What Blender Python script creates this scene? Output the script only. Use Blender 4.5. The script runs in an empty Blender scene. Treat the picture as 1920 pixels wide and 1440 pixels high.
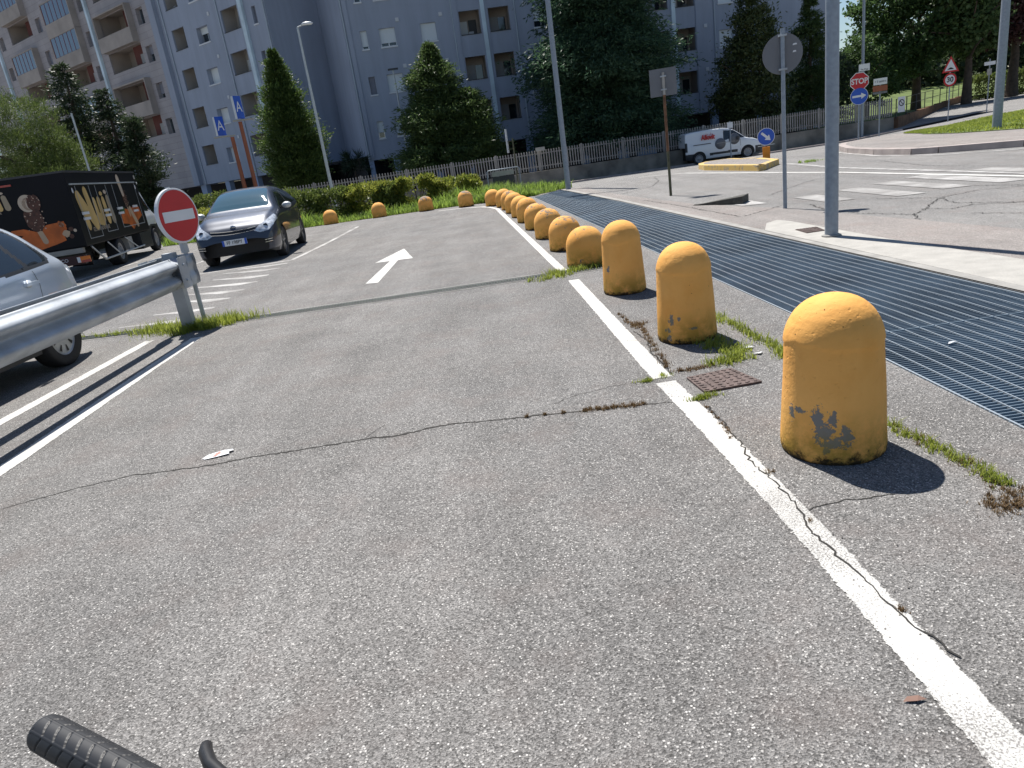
import bpy, bmesh, math, random
import numpy as np
from mathutils import Vector, Matrix
C = bpy.context.scene.collection
R = math.radians
S = bpy.context.scene

# ---------------------------------------------------------------- camera
th, ro, HC = R(18.2), R(8.37), 1.35
R0 = Vector((1, 0, 0)); U0 = Vector((0, math.sin(th), math.cos(th))); F = Vector((0, math.cos(th), -math.sin(th)))
cr = math.cos(ro)*R0 - math.sin(ro)*U0
cu = math.sin(ro)*R0 + math.cos(ro)*U0
cam = bpy.data.cameras.new('camera'); co = bpy.data.objects.new('camera', cam); C.objects.link(co)
M = Matrix((cr, cu, -F)).transposed().to_4x4(); M.translation = Vector((0, 0, HC))
co.matrix_world = M
cam.sensor_width = 36; cam.lens = 1313/1920*36; cam.clip_end = 4000; cam.clip_start = 0.05
S.camera = co
# ---------------------------------------------------------------- light
EL = R(60)
sd = Vector((0.27, -0.963, 0)).normalized()*math.cos(EL) + Vector((0, 0, -math.sin(EL)))
w = bpy.data.worlds.new('World'); S.world = w; w.use_nodes = True
nt = w.node_tree; bg = nt.nodes['Background']
sky = nt.nodes.new('ShaderNodeTexSky'); sky.sky_type = 'NISHITA'; sky.sun_disc = False
sky.sun_elevation = EL; sky.sun_rotation = math.atan2(-sd.x, -sd.y)
sky.air_density = 1.0; sky.dust_density = 0.3; sky.ozone_density = 3.0
nt.links.new(sky.outputs[0], bg.inputs[0]); bg.inputs[1].default_value = 0.065
sl = bpy.data.lights.new('sun', 'SUN'); sl.energy = 5.0; sl.angle = R(0.5); sl.color = (1, 0.96, 0.9)
so = bpy.data.objects.new('sun', sl); C.objects.link(so); so.rotation_euler = sd.to_track_quat('-Z', 'Y').to_euler()
S.view_settings.view_transform = 'Standard'; S.view_settings.look = 'None'
S.view_settings.exposure = 0.58; S.view_settings.gamma = 1.0
try:
    S.cycles.max_bounces = 6; S.cycles.transparent_max_bounces = 6
except Exception: pass

# ---------------------------------------------------------------- helpers
def setp(o, label=None, cat=None, group=None, kind=None):
    if label: o['label'] = label
    if cat: o['category'] = cat
    if group: o['group'] = group
    if kind: o['kind'] = kind
    return o
def empty(name, loc=(0, 0, 0), rz=0.0, label=None, cat=None, group=None):
    o = bpy.data.objects.new(name, None); C.objects.link(o)
    o.location = loc; o.rotation_euler = (0, 0, rz); o.empty_display_size = .2
    return setp(o, label, cat, group)
def copy_tree(o, parent=None):
    c = o.copy(); C.objects.link(c); c.parent = parent
    for ch in list(o.children): copy_tree(ch, c)
    return c
class MB:
    def __init__(s): s.v = []; s.f = []; s.mi = []; s.sm = []
    def add(s, vs, fs, mi=0, sm=False):
        n = len(s.v); s.v += [tuple(p) for p in vs]; s.f += [tuple(i+n for i in f) for f in fs]
        s.mi += [mi]*len(fs); s.sm += [sm]*len(fs); return s
    def box(s, c, d, rz=0, mi=0, mat=None):
        hx, hy, hz_ = d[0]/2, d[1]/2, d[2]/2
        vs = [(x, y, z) for x in (-hx, hx) for y in (-hy, hy) for z in (-hz_, hz_)]
        if mat is not None: vs = [tuple(mat @ Vector(p)) for p in vs]
        elif rz: ca, sa = math.cos(rz), math.sin(rz); vs = [(x*ca-y*sa, x*sa+y*ca, z) for x, y, z in vs]
        vs = [(x+c[0], y+c[1], z+c[2]) for x, y, z in vs]
        return s.add(vs, [(0, 1, 3, 2), (4, 6, 7, 5), (0, 4, 5, 1), (2, 3, 7, 6), (0, 2, 6, 4), (1, 5, 7, 3)], mi)
    def bb(s, x0, x1, y0, y1, z0, z1, mi=0): return s.box(((x0+x1)/2, (y0+y1)/2, (z0+z1)/2), (x1-x0, y1-y0, z1-z0), 0, mi)
    def prism(s, poly, z0, z1, mi=0):
        n = len(poly); a = sum(poly[i][0]*poly[(i+1) % n][1]-poly[(i+1) % n][0]*poly[i][1] for i in range(n))
        if a < 0: poly = poly[::-1]
        vs = [(p[0], p[1], z0) for p in poly]+[(p[0], p[1], z1) for p in poly]
        fs = [tuple(range(n))[::-1], tuple(range(n, 2*n))]+[(i, (i+1) % n, n+(i+1) % n, n+i) for i in range(n)]
        return s.add(vs, fs, mi)
    def tube(s, pts, rad, n=10, mi=0, cap=True, sm=True):
        pts = [Vector(p) for p in pts]; m = len(pts)
        if not hasattr(rad, '__len__'): rad = [rad]*m
        vs = []; up = None
        for i, p in enumerate(pts):
            t = (pts[min(i+1, m-1)]-pts[max(i-1, 0)]).normalized()
            if up is None: up = Vector((0, 0, 1)) if abs(t.z) < .9 else Vector((1, 0, 0))
            a = t.cross(up).normalized(); b = a.cross(t).normalized(); up = b
            for k in range(n):
                q = 2*math.pi*k/n; vs.append(p+a*math.cos(q)*rad[i]+b*math.sin(q)*rad[i])
        fs = [(i*n+k, i*n+(k+1) % n, (i+1)*n+(k+1) % n, (i+1)*n+k) for i in range(m-1) for k in range(n)]
        s.add(vs, fs, mi, sm)
        if cap:
            s.add(vs[:n], [tuple(range(n))[::-1]], mi); s.add(vs[-n:], [tuple(range(n))], mi)
        return s
    def lathe(s, prof, n=24, c=(0, 0, 0), axis='z', mi=0, sm=True, scale=(1, 1), cap=True):
        vs = []
        for r_, h in prof:
            for k in range(n):
                q = 2*math.pi*k/n; a, b = r_*math.cos(q)*scale[0], r_*math.sin(q)*scale[1]
                p = {'z': (a, b, h), 'y': (a, h, -b), 'x': (h, a, b)}[axis]
                vs.append((p[0]+c[0], p[1]+c[1], p[2]+c[2]))
        m = len(prof)
        fs = [(i*n+k, i*n+(k+1) % n, (i+1)*n+(k+1) % n, (i+1)*n+k) for i in range(m-1) for k in range(n)]
        if cap and prof[0][0] > 1e-6: fs.append(tuple(range(n))[::-1])
        if cap and prof[-1][0] > 1e-6: fs.append(tuple(range((m-1)*n, m*n)))
        return s.add(vs, fs, mi, sm)
    def build(s, name, mats, parent=None, loc=None, merge=False):
        me = bpy.data.meshes.new(name); me.from_pydata(s.v, [], s.f)
        if not isinstance(mats, (list, tuple)): mats = [mats]
        for m in mats: me.materials.append(m)
        me.polygons.foreach_set('material_index', s.mi); me.polygons.foreach_set('use_smooth', s.sm)
        if merge:
            b = bmesh.new(); b.from_mesh(me); bmesh.ops.remove_doubles(b, verts=b.verts, dist=1e-5)
            bmesh.ops.recalc_face_normals(b, faces=b.faces); b.to_mesh(me); b.free()
        me.update()
        o = bpy.data.objects.new(name, me); C.objects.link(o); o.parent = parent
        if loc: o.location = loc
        return o
def np_mesh(name, V, Q, mat, parent=None, smooth=False):
    """V (n,3) ; Q (m,k) faces"""
    me = bpy.data.meshes.new(name); k = Q.shape[1]
    me.vertices.add(len(V)); me.vertices.foreach_set('co', V.astype(np.float32).ravel())
    me.loops.add(Q.size); me.loops.foreach_set('vertex_index', Q.astype(np.int32).ravel())
    me.polygons.add(len(Q)); me.polygons.foreach_set('loop_start', np.arange(0, Q.size, k, dtype=np.int32))
    me.polygons.foreach_set('loop_total', np.full(len(Q), k, dtype=np.int32))
    if smooth: me.polygons.foreach_set('use_smooth', np.ones(len(Q), dtype=bool))
    me.materials.append(mat); me.update(calc_edges=True); me.validate()
    o = bpy.data.objects.new(name, me); C.objects.link(o); o.parent = parent
    return o
# ---------------------------------------------------------------- materials
def mat(name, col, rough=.6, metal=0, spec=.5, noise=None, bump=None, coat=0, em=None, trans=0):
    """noise=(scale, amount[, detail]) value variation ; bump=(scale, strength)"""
    m = bpy.data.materials.new(name); m.use_nodes = True; n = m.node_tree; b = n.nodes['Principled BSDF']
    b.inputs['Base Color'].default_value = (*col, 1); b.inputs['Roughness'].default_value = rough
    b.inputs['Metallic'].default_value = metal; b.inputs['Specular IOR Level'].default_value = spec
    b.inputs['Coat Weight'].default_value = coat
    if trans: b.inputs['Transmission Weight'].default_value = trans
    tc = n.nodes.new('ShaderNodeTexCoord')
    if noise:
        t = n.nodes.new('ShaderNodeTexNoise'); t.inputs['Scale'].default_value = noise[0]; t.inputs['Detail'].default_value = noise[2] if len(noise) > 2 else 5
        n.links.new(tc.outputs['Object'], t.inputs['Vector'])
        r_ = n.nodes.new('ShaderNodeMapRange'); r_.inputs['From Min'].default_value = .3; r_.inputs['From Max'].default_value = .7
        r_.inputs['To Min'].default_value = 1-noise[1]; r_.inputs['To Max'].default_value = 1+noise[1]
        n.links.new(t.outputs['Fac'], r_.inputs['Value'])
        x = n.nodes.new('ShaderNodeMix'); x.data_type = 'RGBA'; x.blend_type = 'MULTIPLY'; x.inputs[0].default_value = 1
        x.inputs[6].default_value = (*col, 1); n.links.new(r_.outputs[0], x.inputs[7]); n.links.new(x.outputs[2], b.inputs['Base Color'])
    if bump:
        t = n.nodes.new('ShaderNodeTexNoise'); t.inputs['Scale'].default_value = bump[0]; t.inputs['Detail'].default_value = 4
        n.links.new(tc.outputs['Object'], t.inputs['Vector'])
        bm_ = n.nodes.new('ShaderNodeBump'); bm_.inputs['Strength'].default_value = bump[1]; bm_.inputs['Distance'].default_value = .02
        n.links.new(t.outputs['Fac'], bm_.inputs['Height']); n.links.new(bm_.outputs[0], b.inputs['Normal'])
    if em: b.inputs['Emission Color'].default_value = (*em[:3], 1); b.inputs['Emission Strength'].default_value = em[3]
    return m
class NB:
    """tiny node-graph builder"""
    def __init__(s, name):
        s.m = bpy.data.materials.new(name); s.m.use_nodes = True; s.n = s.m.node_tree; s.b = s.n.nodes['Principled BSDF']
    def node(s, t, **kw):
        x = s.n.nodes.new(t)
        for k, v in kw.items(): setattr(x, k, v)
        return x
    def L(s, a, b): s.n.links.new(a, b)
    def noise(s, vec, scale, detail=4, rough=.5, dist=0):
        t = s.node('ShaderNodeTexNoise'); t.inputs['Scale'].default_value = scale; t.inputs['Detail'].default_value = detail
        t.inputs['Roughness'].default_value = rough; t.inputs['Distortion'].default_value = dist
        if vec: s.L(vec, t.inputs['Vector'])
        return t.outputs['Fac']
    def rng(s, v, a, b, c=0, d=1):
        r_ = s.node('ShaderNodeMapRange')
        for i, q in zip(('From Min', 'From Max', 'To Min', 'To Max'), (a, b, c, d)): r_.inputs[i].default_value = q
        s.L(v, r_.inputs['Value']); return r_.outputs[0]
    def math(s, op, a, b=None):
        x = s.node('ShaderNodeMath', operation=op)
        for i, q in enumerate((a, b)):
            if q is None: continue
            if isinstance(q, (int, float)): x.inputs[i].default_value = q
            else: s.L(q, x.inputs[i])
        return x.outputs[0]
    def mix(s, f, a, b, bt='MIX'):
        x = s.node('ShaderNodeMix'); x.data_type = 'RGBA'; x.blend_type = bt
        for i, q in ((0, f), (6, a), (7, b)):
            if isinstance(q, (int, float)): x.inputs[i].default_value = q
            elif isinstance(q, tuple): x.inputs[i].default_value = (*q, 1) if len(q) == 3 else q
            else: s.L(q, x.inputs[i])
        return x.outputs[2]
    def bump(s, h, st, dist=.01):
        x = s.node('ShaderNodeBump'); x.inputs['Strength'].default_value = st; x.inputs['Distance'].default_value = dist
        s.L(h, x.inputs['Height']); s.L(x.outputs[0], s.b.inputs['Normal'])
def asphalt(name, base, tint, big=.18, speck=.55, light=(.62, .6, .57)):
    q = NB(name); g = q.node('ShaderNodeNewGeometry'); P = g.outputs['Position']
    v = q.node('ShaderNodeTexVoronoi'); v.inputs['Scale'].default_value = 210; q.L(P, v.inputs['Vector'])
    sp = q.node('ShaderNodeSeparateColor'); q.L(v.outputs['Color'], sp.inputs[0])
    n1 = q.noise(P, 60, 6, .75); n2 = q.noise(P, 1.3, 5, .6); n3 = q.noise(P, .23, 3); n4 = q.noise(P, 9, 4, .7)
    c = q.mix(q.rng(n3, .35, .65), base, tint)
    c = q.mix(1.0, c, q.rng(n2, .25, .75, 1-big, 1+big), 'MULTIPLY')
    c = q.mix(1.0, c, q.rng(n4, .3, .7, .93, 1.07), 'MULTIPLY')
    c = q.mix(1.0, c, q.rng(sp.outputs[0], 0, 1, 1-speck, 1+speck*.75), 'MULTIPLY')
    mp_ = q.node('ShaderNodeMapping'); mp_.inputs['Scale'].default_value = (2.2, .22, 1); q.L(P, mp_.inputs[0])
    tk_ = q.noise(mp_.outputs[0], 1.0, 5, .6); c = q.mix(1.0, c, q.rng(tk_, .3, .7, .84, 1.14), 'MULTIPLY')     # wheel-worn streaks along the lane
    st_ = q.noise(P, .75, 6, .7, .4); c = q.mix(q.rng(st_, .6, .74, 0, .4), c, (.09, .085, .08))           # old oil stains
    v2 = q.node('ShaderNodeTexVoronoi'); v2.inputs['Scale'].default_value = 120; q.L(P, v2.inputs['Vector'])
    s2 = q.node('ShaderNodeSeparateColor'); q.L(v2.outputs['Color'], s2.inputs[0]); near = q.rng(v2.outputs['Distance'], .28, .42, 1, 0)
    c = q.mix(q.math('MULTIPLY', q.rng(s2.outputs[1], .88, .95, 0, 1), near), c, light)          # pale stones
    c = q.mix(q.math('MULTIPLY', q.rng(s2.outputs[2], .88, .95, 0, .8), near), c, (.03, .028, .027))  # open pores
    c = q.mix(q.rng(sp.outputs[1], .9, 1.0, 0, .6), c, light)
    pk = q.noise(P, 2.4, 5, .65); c = q.mix(q.rng(pk, .5, .72, 0, .35), c, (base[0]*1.0, base[1]*.86, base[2]*.82))
    q.L(c, q.b.inputs['Base Color']); q.b.inputs['Roughness'].default_value = .88; q.b.inputs['Specular IOR Level'].default_value = .25
    h = q.math('ADD', v.outputs['Distance'], q.math('MULTIPLY', n1, .8))
    q.bump(h, .7, .005)
    return q.m
def paint(name, col, under, worn=.5, scale=30):
    q = NB(name); g = q.node('ShaderNodeNewGeometry'); P = g.outputs['Position']
    a = q.noise(P, scale*5, 5, .8); b_ = q.noise(P, scale*.08, 3, .5)
    m = q.math('ADD', a, q.math('MULTIPLY', q.math('SUBTRACT', b_, .5), .5))
    pz = q.node('ShaderNodeSeparateXYZ'); q.L(P, pz.inputs[0])
    m = q.math('ADD', m, q.rng(pz.outputs[1], 1.0, 3.0, .1, 0))
    f = q.rng(m, worn-.03, worn+.03)
    at = q.node('ShaderNodeAttribute'); at.attribute_name = 'edge'
    ed = q.math('ADD', q.math('ABSOLUTE', at.outputs['Fac']), q.math('MULTIPLY', q.math('SUBTRACT', q.noise(P, 55, 5, .75), .5), .55))
    hole = q.rng(ed, .86, .9)
    c = q.mix(1.0, col, q.rng(q.noise(P, 4, 3), .3, .7, .88, 1.06), 'MULTIPLY')
    q.L(q.mix(f, c, under), q.b.inputs['Base Color']); q.b.inputs['Roughness'].default_value = .8
    q.bump(q.noise(P, 130, 4, .8), .7, .005)
    tr_ = q.node('ShaderNodeBsdfTransparent'); mx = q.node('ShaderNodeMixShader'); q.L(hole, mx.inputs[0]); q.L(q.b.outputs[0], mx.inputs[1]); q.L(tr_.outputs[0], mx.inputs[2])
    q.L(mx.outputs[0], q.n.nodes['Material Output'].inputs['Surface']); return q.m
def leafmat(name, c1, c2, tl=.35, rough=.5):
    q = NB(name); g = q.node('ShaderNodeNewGeometry'); P = g.outputs['Position']
    r_ = g.outputs['Random Per Island']
    n = q.noise(P, .9, 3)
    f = q.math('ADD', q.math('MULTIPLY', r_, .6), q.math('MULTIPLY', q.rng(n, .3, .7), .4))
    c = q.mix(f, c1, c2)
    q.L(c, q.b.inputs['Base Color']); q.b.inputs['Roughness'].default_value = rough; q.b.inputs['Specular IOR Level'].default_value = .35
    t = q.node('ShaderNodeBsdfTranslucent'); q.L(c, t.inputs['Color'])
    mx = q.node('ShaderNodeMixShader'); mx.inputs[0].default_value = tl
    q.L(q.b.outputs[0], mx.inputs[1]); q.L(t.outputs[0], mx.inputs[2])
    q.L(mx.outputs[0], q.n.nodes['Material Output'].inputs['Surface']); return q.m

M_ = {}
M_['park'] = asphalt('parking_asphalt', (.198, .19, .182), (.172, .169, .166), .2, .6)
M_['road'] = asphalt('road_asphalt', (.235, .228, .22), (.21, .205, .2), .12, .5)
M_['walk'] = asphalt('pavement_asphalt', (.275, .25, .235), (.25, .235, .225), .12, .5, (.6, .55, .5))
M_['conc'] = mat('concrete_pale', (.38, .365, .335), .85, noise=(6, .12, 8), bump=(60, .3))
M_['conc2'] = mat('concrete_grey', (.3, .29, .27), .85, noise=(4, .2, 8), bump=(50, .3))
M_['kerb'] = mat('kerb_stone', (.36, .31, .29), .85, noise=(3, .2, 6), bump=(40, .3))
M_['wallconc'] = mat('stained_concrete', (.2, .185, .16), .9, noise=(1.2, .45, 8), bump=(20, .3))
M_['white'] = paint('white_road_paint', (.6, .59, .56), (.2, .19, .18), .6)
M_['whiteworn'] = paint('worn_road_paint', (.48, .47, .455), (.23, .22, .21), .5)
M_['whitefaint'] = paint('faint_road_paint', (.42, .41, .395), (.23, .22, .21), .47)
M_['galv'] = mat('galvanised_steel', (.41, .44, .47), .52, .35, noise=(3.5, .24, 10), bump=(30, .08))
M_['pole'] = mat('galvanised_pole', (.27, .31, .36), .55, .3, noise=(20, .12, 6))
M_['polelt'] = mat('pale_grey_pole', (.5, .53, .54), .5, .3, noise=(6, .08))
M_['rust'] = mat('rusted_pole', (.17, .085, .045), .85, noise=(9, .5, 6))
M_['mossp'] = mat('mossy_pole', (.1, .1, .06), .85, noise=(9, .4, 6))
M_['dark'] = mat('dark_grey', (.05, .05, .055), .6)
M_['black'] = mat('black', (.012, .012, .014), .5)
M_['rubber'] = mat('rubber', (.022, .022, .024), .75, noise=(30, .2))
M_['plast'] = mat('black_plastic', (.03, .032, .036), .5)
M_['grate'] = mat('grate_steel', (.155, .21, .265), .55, .1, noise=(1.5, .3, 8))
M_['rod'] = mat('grate_rod_steel', (.5, .55, .58), .4, .6)
M_['pit'] = mat('pit_concrete', (.06, .08, .1), .95)
M_['red'] = mat('sign_red', (.52, .012, .02), .35, noise=(5, .08))
M_['signw'] = mat('sign_white', (.72, .73, .75), .4, noise=(3, .05))
M_['signb'] = mat('sign_blue', (.015, .09, .5), .35)
M_['signback'] = mat('sign_back_grey', (.17, .175, .19), .6, .2, noise=(3, .08))
M_['orange'] = mat('orange_box', (.75, .25, .01), .5, noise=(8, .08))
M_['rustred'] = mat('rust_red_post', (.32, .1, .05), .6, noise=(3, .12))
M_['brick'] = mat('brown_brick', (.2, .11, .06), .9, noise=(3, .3, 8), bump=(12, .4))
M_['bark'] = mat('bark', (.09, .065, .045), .9, noise=(5, .3), bump=(12, .6))
M_['soil'] = mat('soil', (.12, .09, .06), .95, noise=(4, .3, 8), bump=(30, .5))
M_['lawn'] = mat('lawn_ground', (.1, .14, .035), .95, noise=(.8, .35, 8), bump=(60, .6))
M_['glass'] = mat('window_glass', (.02, .03, .04), .06, 0, 1.0)
M_['glassb'] = mat('bright_glass', (.16, .2, .24), .05, 0.3, 1.0)
M_['alu'] = mat('aluminium', (.6, .61, .63), .35, .8)
M_['manh'] = mat('rusty_iron', (.12, .088, .08), .75, .3, noise=(25, .3), bump=(40, .6))

# ---------------------------------------------------------------- ground
def hz(x, y):
    z = 0 if y < 22 else (-.93*(y-22)/22 if y < 44 else -.93)
    return z + .05*min(max(x-22, 0), 16)
# left and right edge of the grating, as X at given Y
def gl(y): return 2.03 if y < 4.5 else (2.03-(y-4.5)*.037)
def gr(y): return 3.45 if y < 4.4 else (3.45-(y-4.4)*.0487 if y < 15.7 else 2.9-(y-15.7)*.068)
GY0, GY1L, GY1R = -3.0, 21.2, 23.0
pit = [(gl(0), GY0), (gl(4.5), 4.5), (gl(GY1L), GY1L), (gr(GY1R), GY1R), (gr(15.7), 15.7), (gr(4.4), 4.4), (gr(0), GY0)]
def sheet(name, poly, off, m, holes=None, label=None, kind='structure'):
    b = bmesh.new(); vs = [b.verts.new((p[0], p[1], 0)) for p in poly]; b.faces.new(vs)
    def cut(co_, no): bmesh.ops.bisect_plane(b, geom=b.verts[:]+b.edges[:]+b.faces[:], plane_co=co_, plane_no=no, dist=1e-6)
    for y in (22, 44): cut((0, y, 0), (0, 1, 0))
    for x in (22, 38): cut((x, 0, 0), (1, 0, 0))
    if holes:
        n = len(holes)
        for i in range(n):
            a, c = holes[i], holes[(i+1) % n]; d = (c[0]-a[0], c[1]-a[1]); cut((a[0], a[1], 0), (-d[1], d[0], 0))
        def inside(x, y):
            k = False; j = n-1
            for i in range(n):
                xi, yi = holes[i]; xj, yj = holes[j]
                if (yi > y) != (yj > y) and x < (xj-xi)*(y-yi)/(yj-yi)+xi: k = not k
                j = i
            return k
        rm = [f for f in b.faces if inside(*f.calc_center_median()[:2])]
        bmesh.ops.delete(b, geom=rm, context='FACES')
    for v in b.verts: v.co.z = hz(v.co.x, v.co.y)+off
    bmesh.ops.recalc_face_normals(b, faces=b.faces)
    for f in b.faces:
        if f.normal.z < 0: f.normal_flip()
    me = bpy.data.meshes.new(name); b.to_mesh(me); b.free(); me.materials.append(m)
    o = bpy.data.objects.new(name, me); C.objects.link(o); o['kind'] = kind
    return o
sheet('ground', [(-1500, -600), (1500, -600), (1500, 2500), (-1500, 2500)], 0, M_['road'], holes=pit)
sheet('parking_lot', [(-40, -6), (gl(0)-.02, -6), (gl(4)-.02, 4.5), (gl(21)-.02, 21.15), (.1, 21.0), (-1.9, 22.4), (-6.3, 23.3), (-12, 27), (-40, 34)], .004, M_['park'])
# pit of the grating
mb = MB(); n = len(pit)
for i in range(n):
    a, c = pit[i], pit[(i+1) % n]
    mb.add([(a[0], a[1], 0), (c[0], c[1], hz(*c)), (c[0], c[1], -1.3), (a[0], a[1], -1.3)], [(0, 1, 2, 3)])
mb.add([(p[0], p[1], -1.3) for p in pit], [tuple(range(n))])
setp(mb.build('pit', M_['pit']), kind='structure')
# grating
gt = empty('floor_grating', (2.6, 4, 0), 0, 'long blue-grey steel bar grating set in the ground beside the yellow bollards', 'grating')
def rel(o): o.location = (-2.6, -4, 0); return o
m1 = MB(); y = -2.9
k = 0
while y < 22.9:
    xl = gl(y)+.01; xr = gr(y)-.01
    if y > GY1L:
        t = (y-GY1L)/(GY1R-GY1L); xl = gl(GY1L)+t*(gr(GY1R)-gl(GY1L))+.01
    wid = .004 if y < 9 else .005
    if xr > xl+.05: m1.bb(xl, xr, y-wid/2, y+wid/2, -.031, -.006)
    y += .03; k += 1
rel(m1.build('bearing_bars', M_['grate'], gt))
m2 = MB(); NR = 15
for i in range(NR+1):
    t = i/NR; wr = .0026
    ys = [-2.9, 4.45, 15.7, GY1L+(GY1R-GY1L)*t-.02]
    L_ = []
    for y in ys: x = (gl(min(y, 99))+.02)*(1-t)+(gr(y)-.02)*t; L_.append((x, y))
    if i in (0, NR): wr = .005
    for (xa, ya), (xb, yb) in zip(L_[:-1], L_[1:]):
        z0, z1 = -.018, -.002
        vs = []
        for (x_, y_) in ((xa, ya), (xb, yb)):
            for dx in (-wr, wr):
                for z_ in (z0, z1): vs.append((x_+dx, y_, z_+(hz(x_, y_))))
        m2.add(vs, [(0, 1, 3, 2), (4, 6, 7, 5), (0, 4, 5, 1), (2, 3, 7, 6), (0, 2, 6, 4), (1, 5, 7, 3)])
rel(m2.build('cross_rods', M_['rod'], gt))
for y in (1.55, 4.05, 8.4, 12.6, 16.8, 20.2):
    m3 = MB(); m3.bb(gl(y)+.02, gr(y)-.02, y-.004, y+.004, -.03, -.001); rel(m3.build('panel_joint', M_['grate'], gt))
# concrete beside the grating
sheet('concrete_strip', [(gr(0)+.1, -2), (4.3, -2), (4.15, 4.6), (4.09, 5.3), (3.96, 6.64), (3.9, 8.0), (3.86, 9.05), (3.8, 9.35), (3.6, 9.2), (gr(8.7)+.1, 8.6), (gr(4.4)+.1, 4.4)], .008, M_['conc'])
sheet('grating_kerb', [(gr(0)+.005, -2), (gr(0)+.1, -2), (gr(4.4)+.1, 4.4), (gr(15.7)+.12, 15.7), (gr(23)+.14, 23.2), (gr(23), 23.1), (gr(15.7)+.005, 15.7), (gr(4.4)+.005, 4.4)], .008, M_['conc2'])
sheet('pavement', [(gr(0)+.1, -2), (8, -2), (5.6, 4.2), (4.95, 6.46), (4.6, 8.8), (4.42, 10.2), (3.75, 12.7), (3.3, 16.7), (3.1, 20), (3.2, 24.5), (2.4, 24.8), (gr(23), 23.2), (gr(15.7)+.1, 15.7), (gr(4.4)+.1, 4.4)], .004, M_['walk'])
def ribbon(name, pts, w_, off, m, jit=0, seed=1, kind='structure'):
    """thin strip following pts on the ground; w_ number or list"""
    rnd = random.Random(seed); P = []
    W = w_ if hasattr(w_, '__len__') else [w_]*len(pts)
    for i in range(len(pts)-1):
        a, c = pts[i], pts[i+1]; d = math.hypot(c[0]-a[0], c[1]-a[1]); k = max(1, int(d/.022)) if jit else 1
        if not jit:
            for s_ in (22, 44):
                if (a[1]-s_)*(c[1]-s_) < 0:
                    t = (s_-a[1])/(c[1]-a[1]); P.append((a[0], a[1], W[i])); a = (a[0]+(c[0]-a[0])*t, s_)
        for j in range(k):
            t = j/k; P.append((a[0]+(c[0]-a[0])*t+rnd.uniform(-jit, jit), a[1]+(c[1]-a[1])*t+rnd.uniform(-jit, jit), (W[i]*(1-t)+W[i+1]*t)*(rnd.uniform(.5, 1.4) if jit else 1)))
    P.append((*pts[-1], W[-1])); vs = []; fs = []
    for i, (x, y, ww) in enumerate(P):
        a = P[max(i-1, 0)]; c = P[min(i+1, len(P)-1)]; d = Vector((c[0]-a[0], c[1]-a[1])); d.normalize() if d.length else None
        nx, ny = -d.y*ww/2, d.x*ww/2
        vs += [(x+nx, y+ny, hz(x, y)+off), (x-nx, y-ny, hz(x, y)+off)]
    fs = [(2*i, 2*i+1, 2*i+3, 2*i+2) for i in range(len(P)-1)]
    mb = MB(); mb.add(vs, fs); o = mb.build(name, m); o['kind'] = kind; return o
def blob(cx, cy, rx, ry, n, jit, rnd, ang=0):
    o = []
    for k in range(n):
        q = 2*math.pi*k/n; r_ = 1+rnd.uniform(-jit, jit); x = rx*r_*math.cos(q); y = ry*r_*math.sin(q)
        o.append((cx+x*math.cos(ang)-y*math.sin(ang), cy+x*math.sin(ang)+y*math.cos(ang)))
    return o
# rough-edged white line: strip with jittered borders
def line(name, pts, w_, m, jit=.006, seed=3, off=.0065):
    rnd = random.Random(seed); vs = []; fs = []; P = []
    for i in range(len(pts)-1):
        a, c = pts[i], pts[i+1]; d = math.hypot(c[0]-a[0], c[1]-a[1]); k = max(1, int(d/.04)) if a[1] < 20 else max(1, int(d/1))
        for j in range(k): t = j/k; P.append((a[0]+(c[0]-a[0])*t, a[1]+(c[1]-a[1])*t))
    P.append(pts[-1])
    for i, (x, y) in enumerate(P):
        a = P[max(i-1, 0)]; c = P[min(i+1, len(P)-1)]; d = Vector((c[0]-a[0], c[1]-a[1])).normalized()
        for s_ in (1, -1):
            ww = s_*(w_*.51+rnd.uniform(-jit, jit)*.3); X, Y = x-d.y*ww, y+d.x*ww; vs.append((X, Y, hz(X, Y)+off))
    fs = [(2*i, 2*i+1, 2*i+3, 2*i+2) for i in range(len(P)-1)]
    mb = MB(); mb.add(vs, fs); o = mb.build(name, m); o['kind'] = 'structure'
    at = o.data.attributes.new('edge', 'FLOAT', 'POINT'); at.data.foreach_set('value', [1.0 if i % 2 == 0 else -1.0 for i in range(len(vs))]); return o
# line on the bollard side: measured centre path
line('line_marking', [(.93, -1), (.93, 1.1), (.925, 2.1), (.89, 3.1), (.86, 3.72)], .125, M_['white'], .009)
line('line_marking', [(.862, 3.8), (.855, 4.0), (.79, 7.22)], .125, M_['white'], .007)
line('line_marking', [(.755, 7.85), (.73, 8.3), (.28, 18.6), (.1, 19.6), (-.12, 20.2), (-.6, 20.75), (-1.4, 21.15)], .11, M_['white'], .003)
line('line_marking', [(-3.02, -1), (-3.04, 3.95), (-3.1, 6.0), (-3.12, 7.1)], .14, M_['white'], .012)
line('line_marking', [(-3.75, 1), (-3.74, 4.92), (-3.7, 7.3)], .12, M_['white'], .008)
line('line_marking', [(-3.52, 19.6), (-3.6, 16), (-3.74, 13.35)], .11, M_['whiteworn'], .004)
line('line_marking', [(-3.74, 13.35), (-5.0, 13.28), (-8.5, 13.3)], .1, M_['whiteworn'], .004)
line('line_marking', [(-6.4, 13.3), (-6.35, 18.6)], .11, M_['whiteworn'], .004)
line('line_marking', [(-9.1, 13.3), (-9.05, 18.6)], .11, M_['whiteworn'], .004)
line('line_marking', [(-3.55, 18.9), (-9.2, 18.9)], .1, M_['whitefaint'], .004)
def poly_mark(name, poly, m, off=.0065): return sheet(name, poly, off, m)
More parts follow.
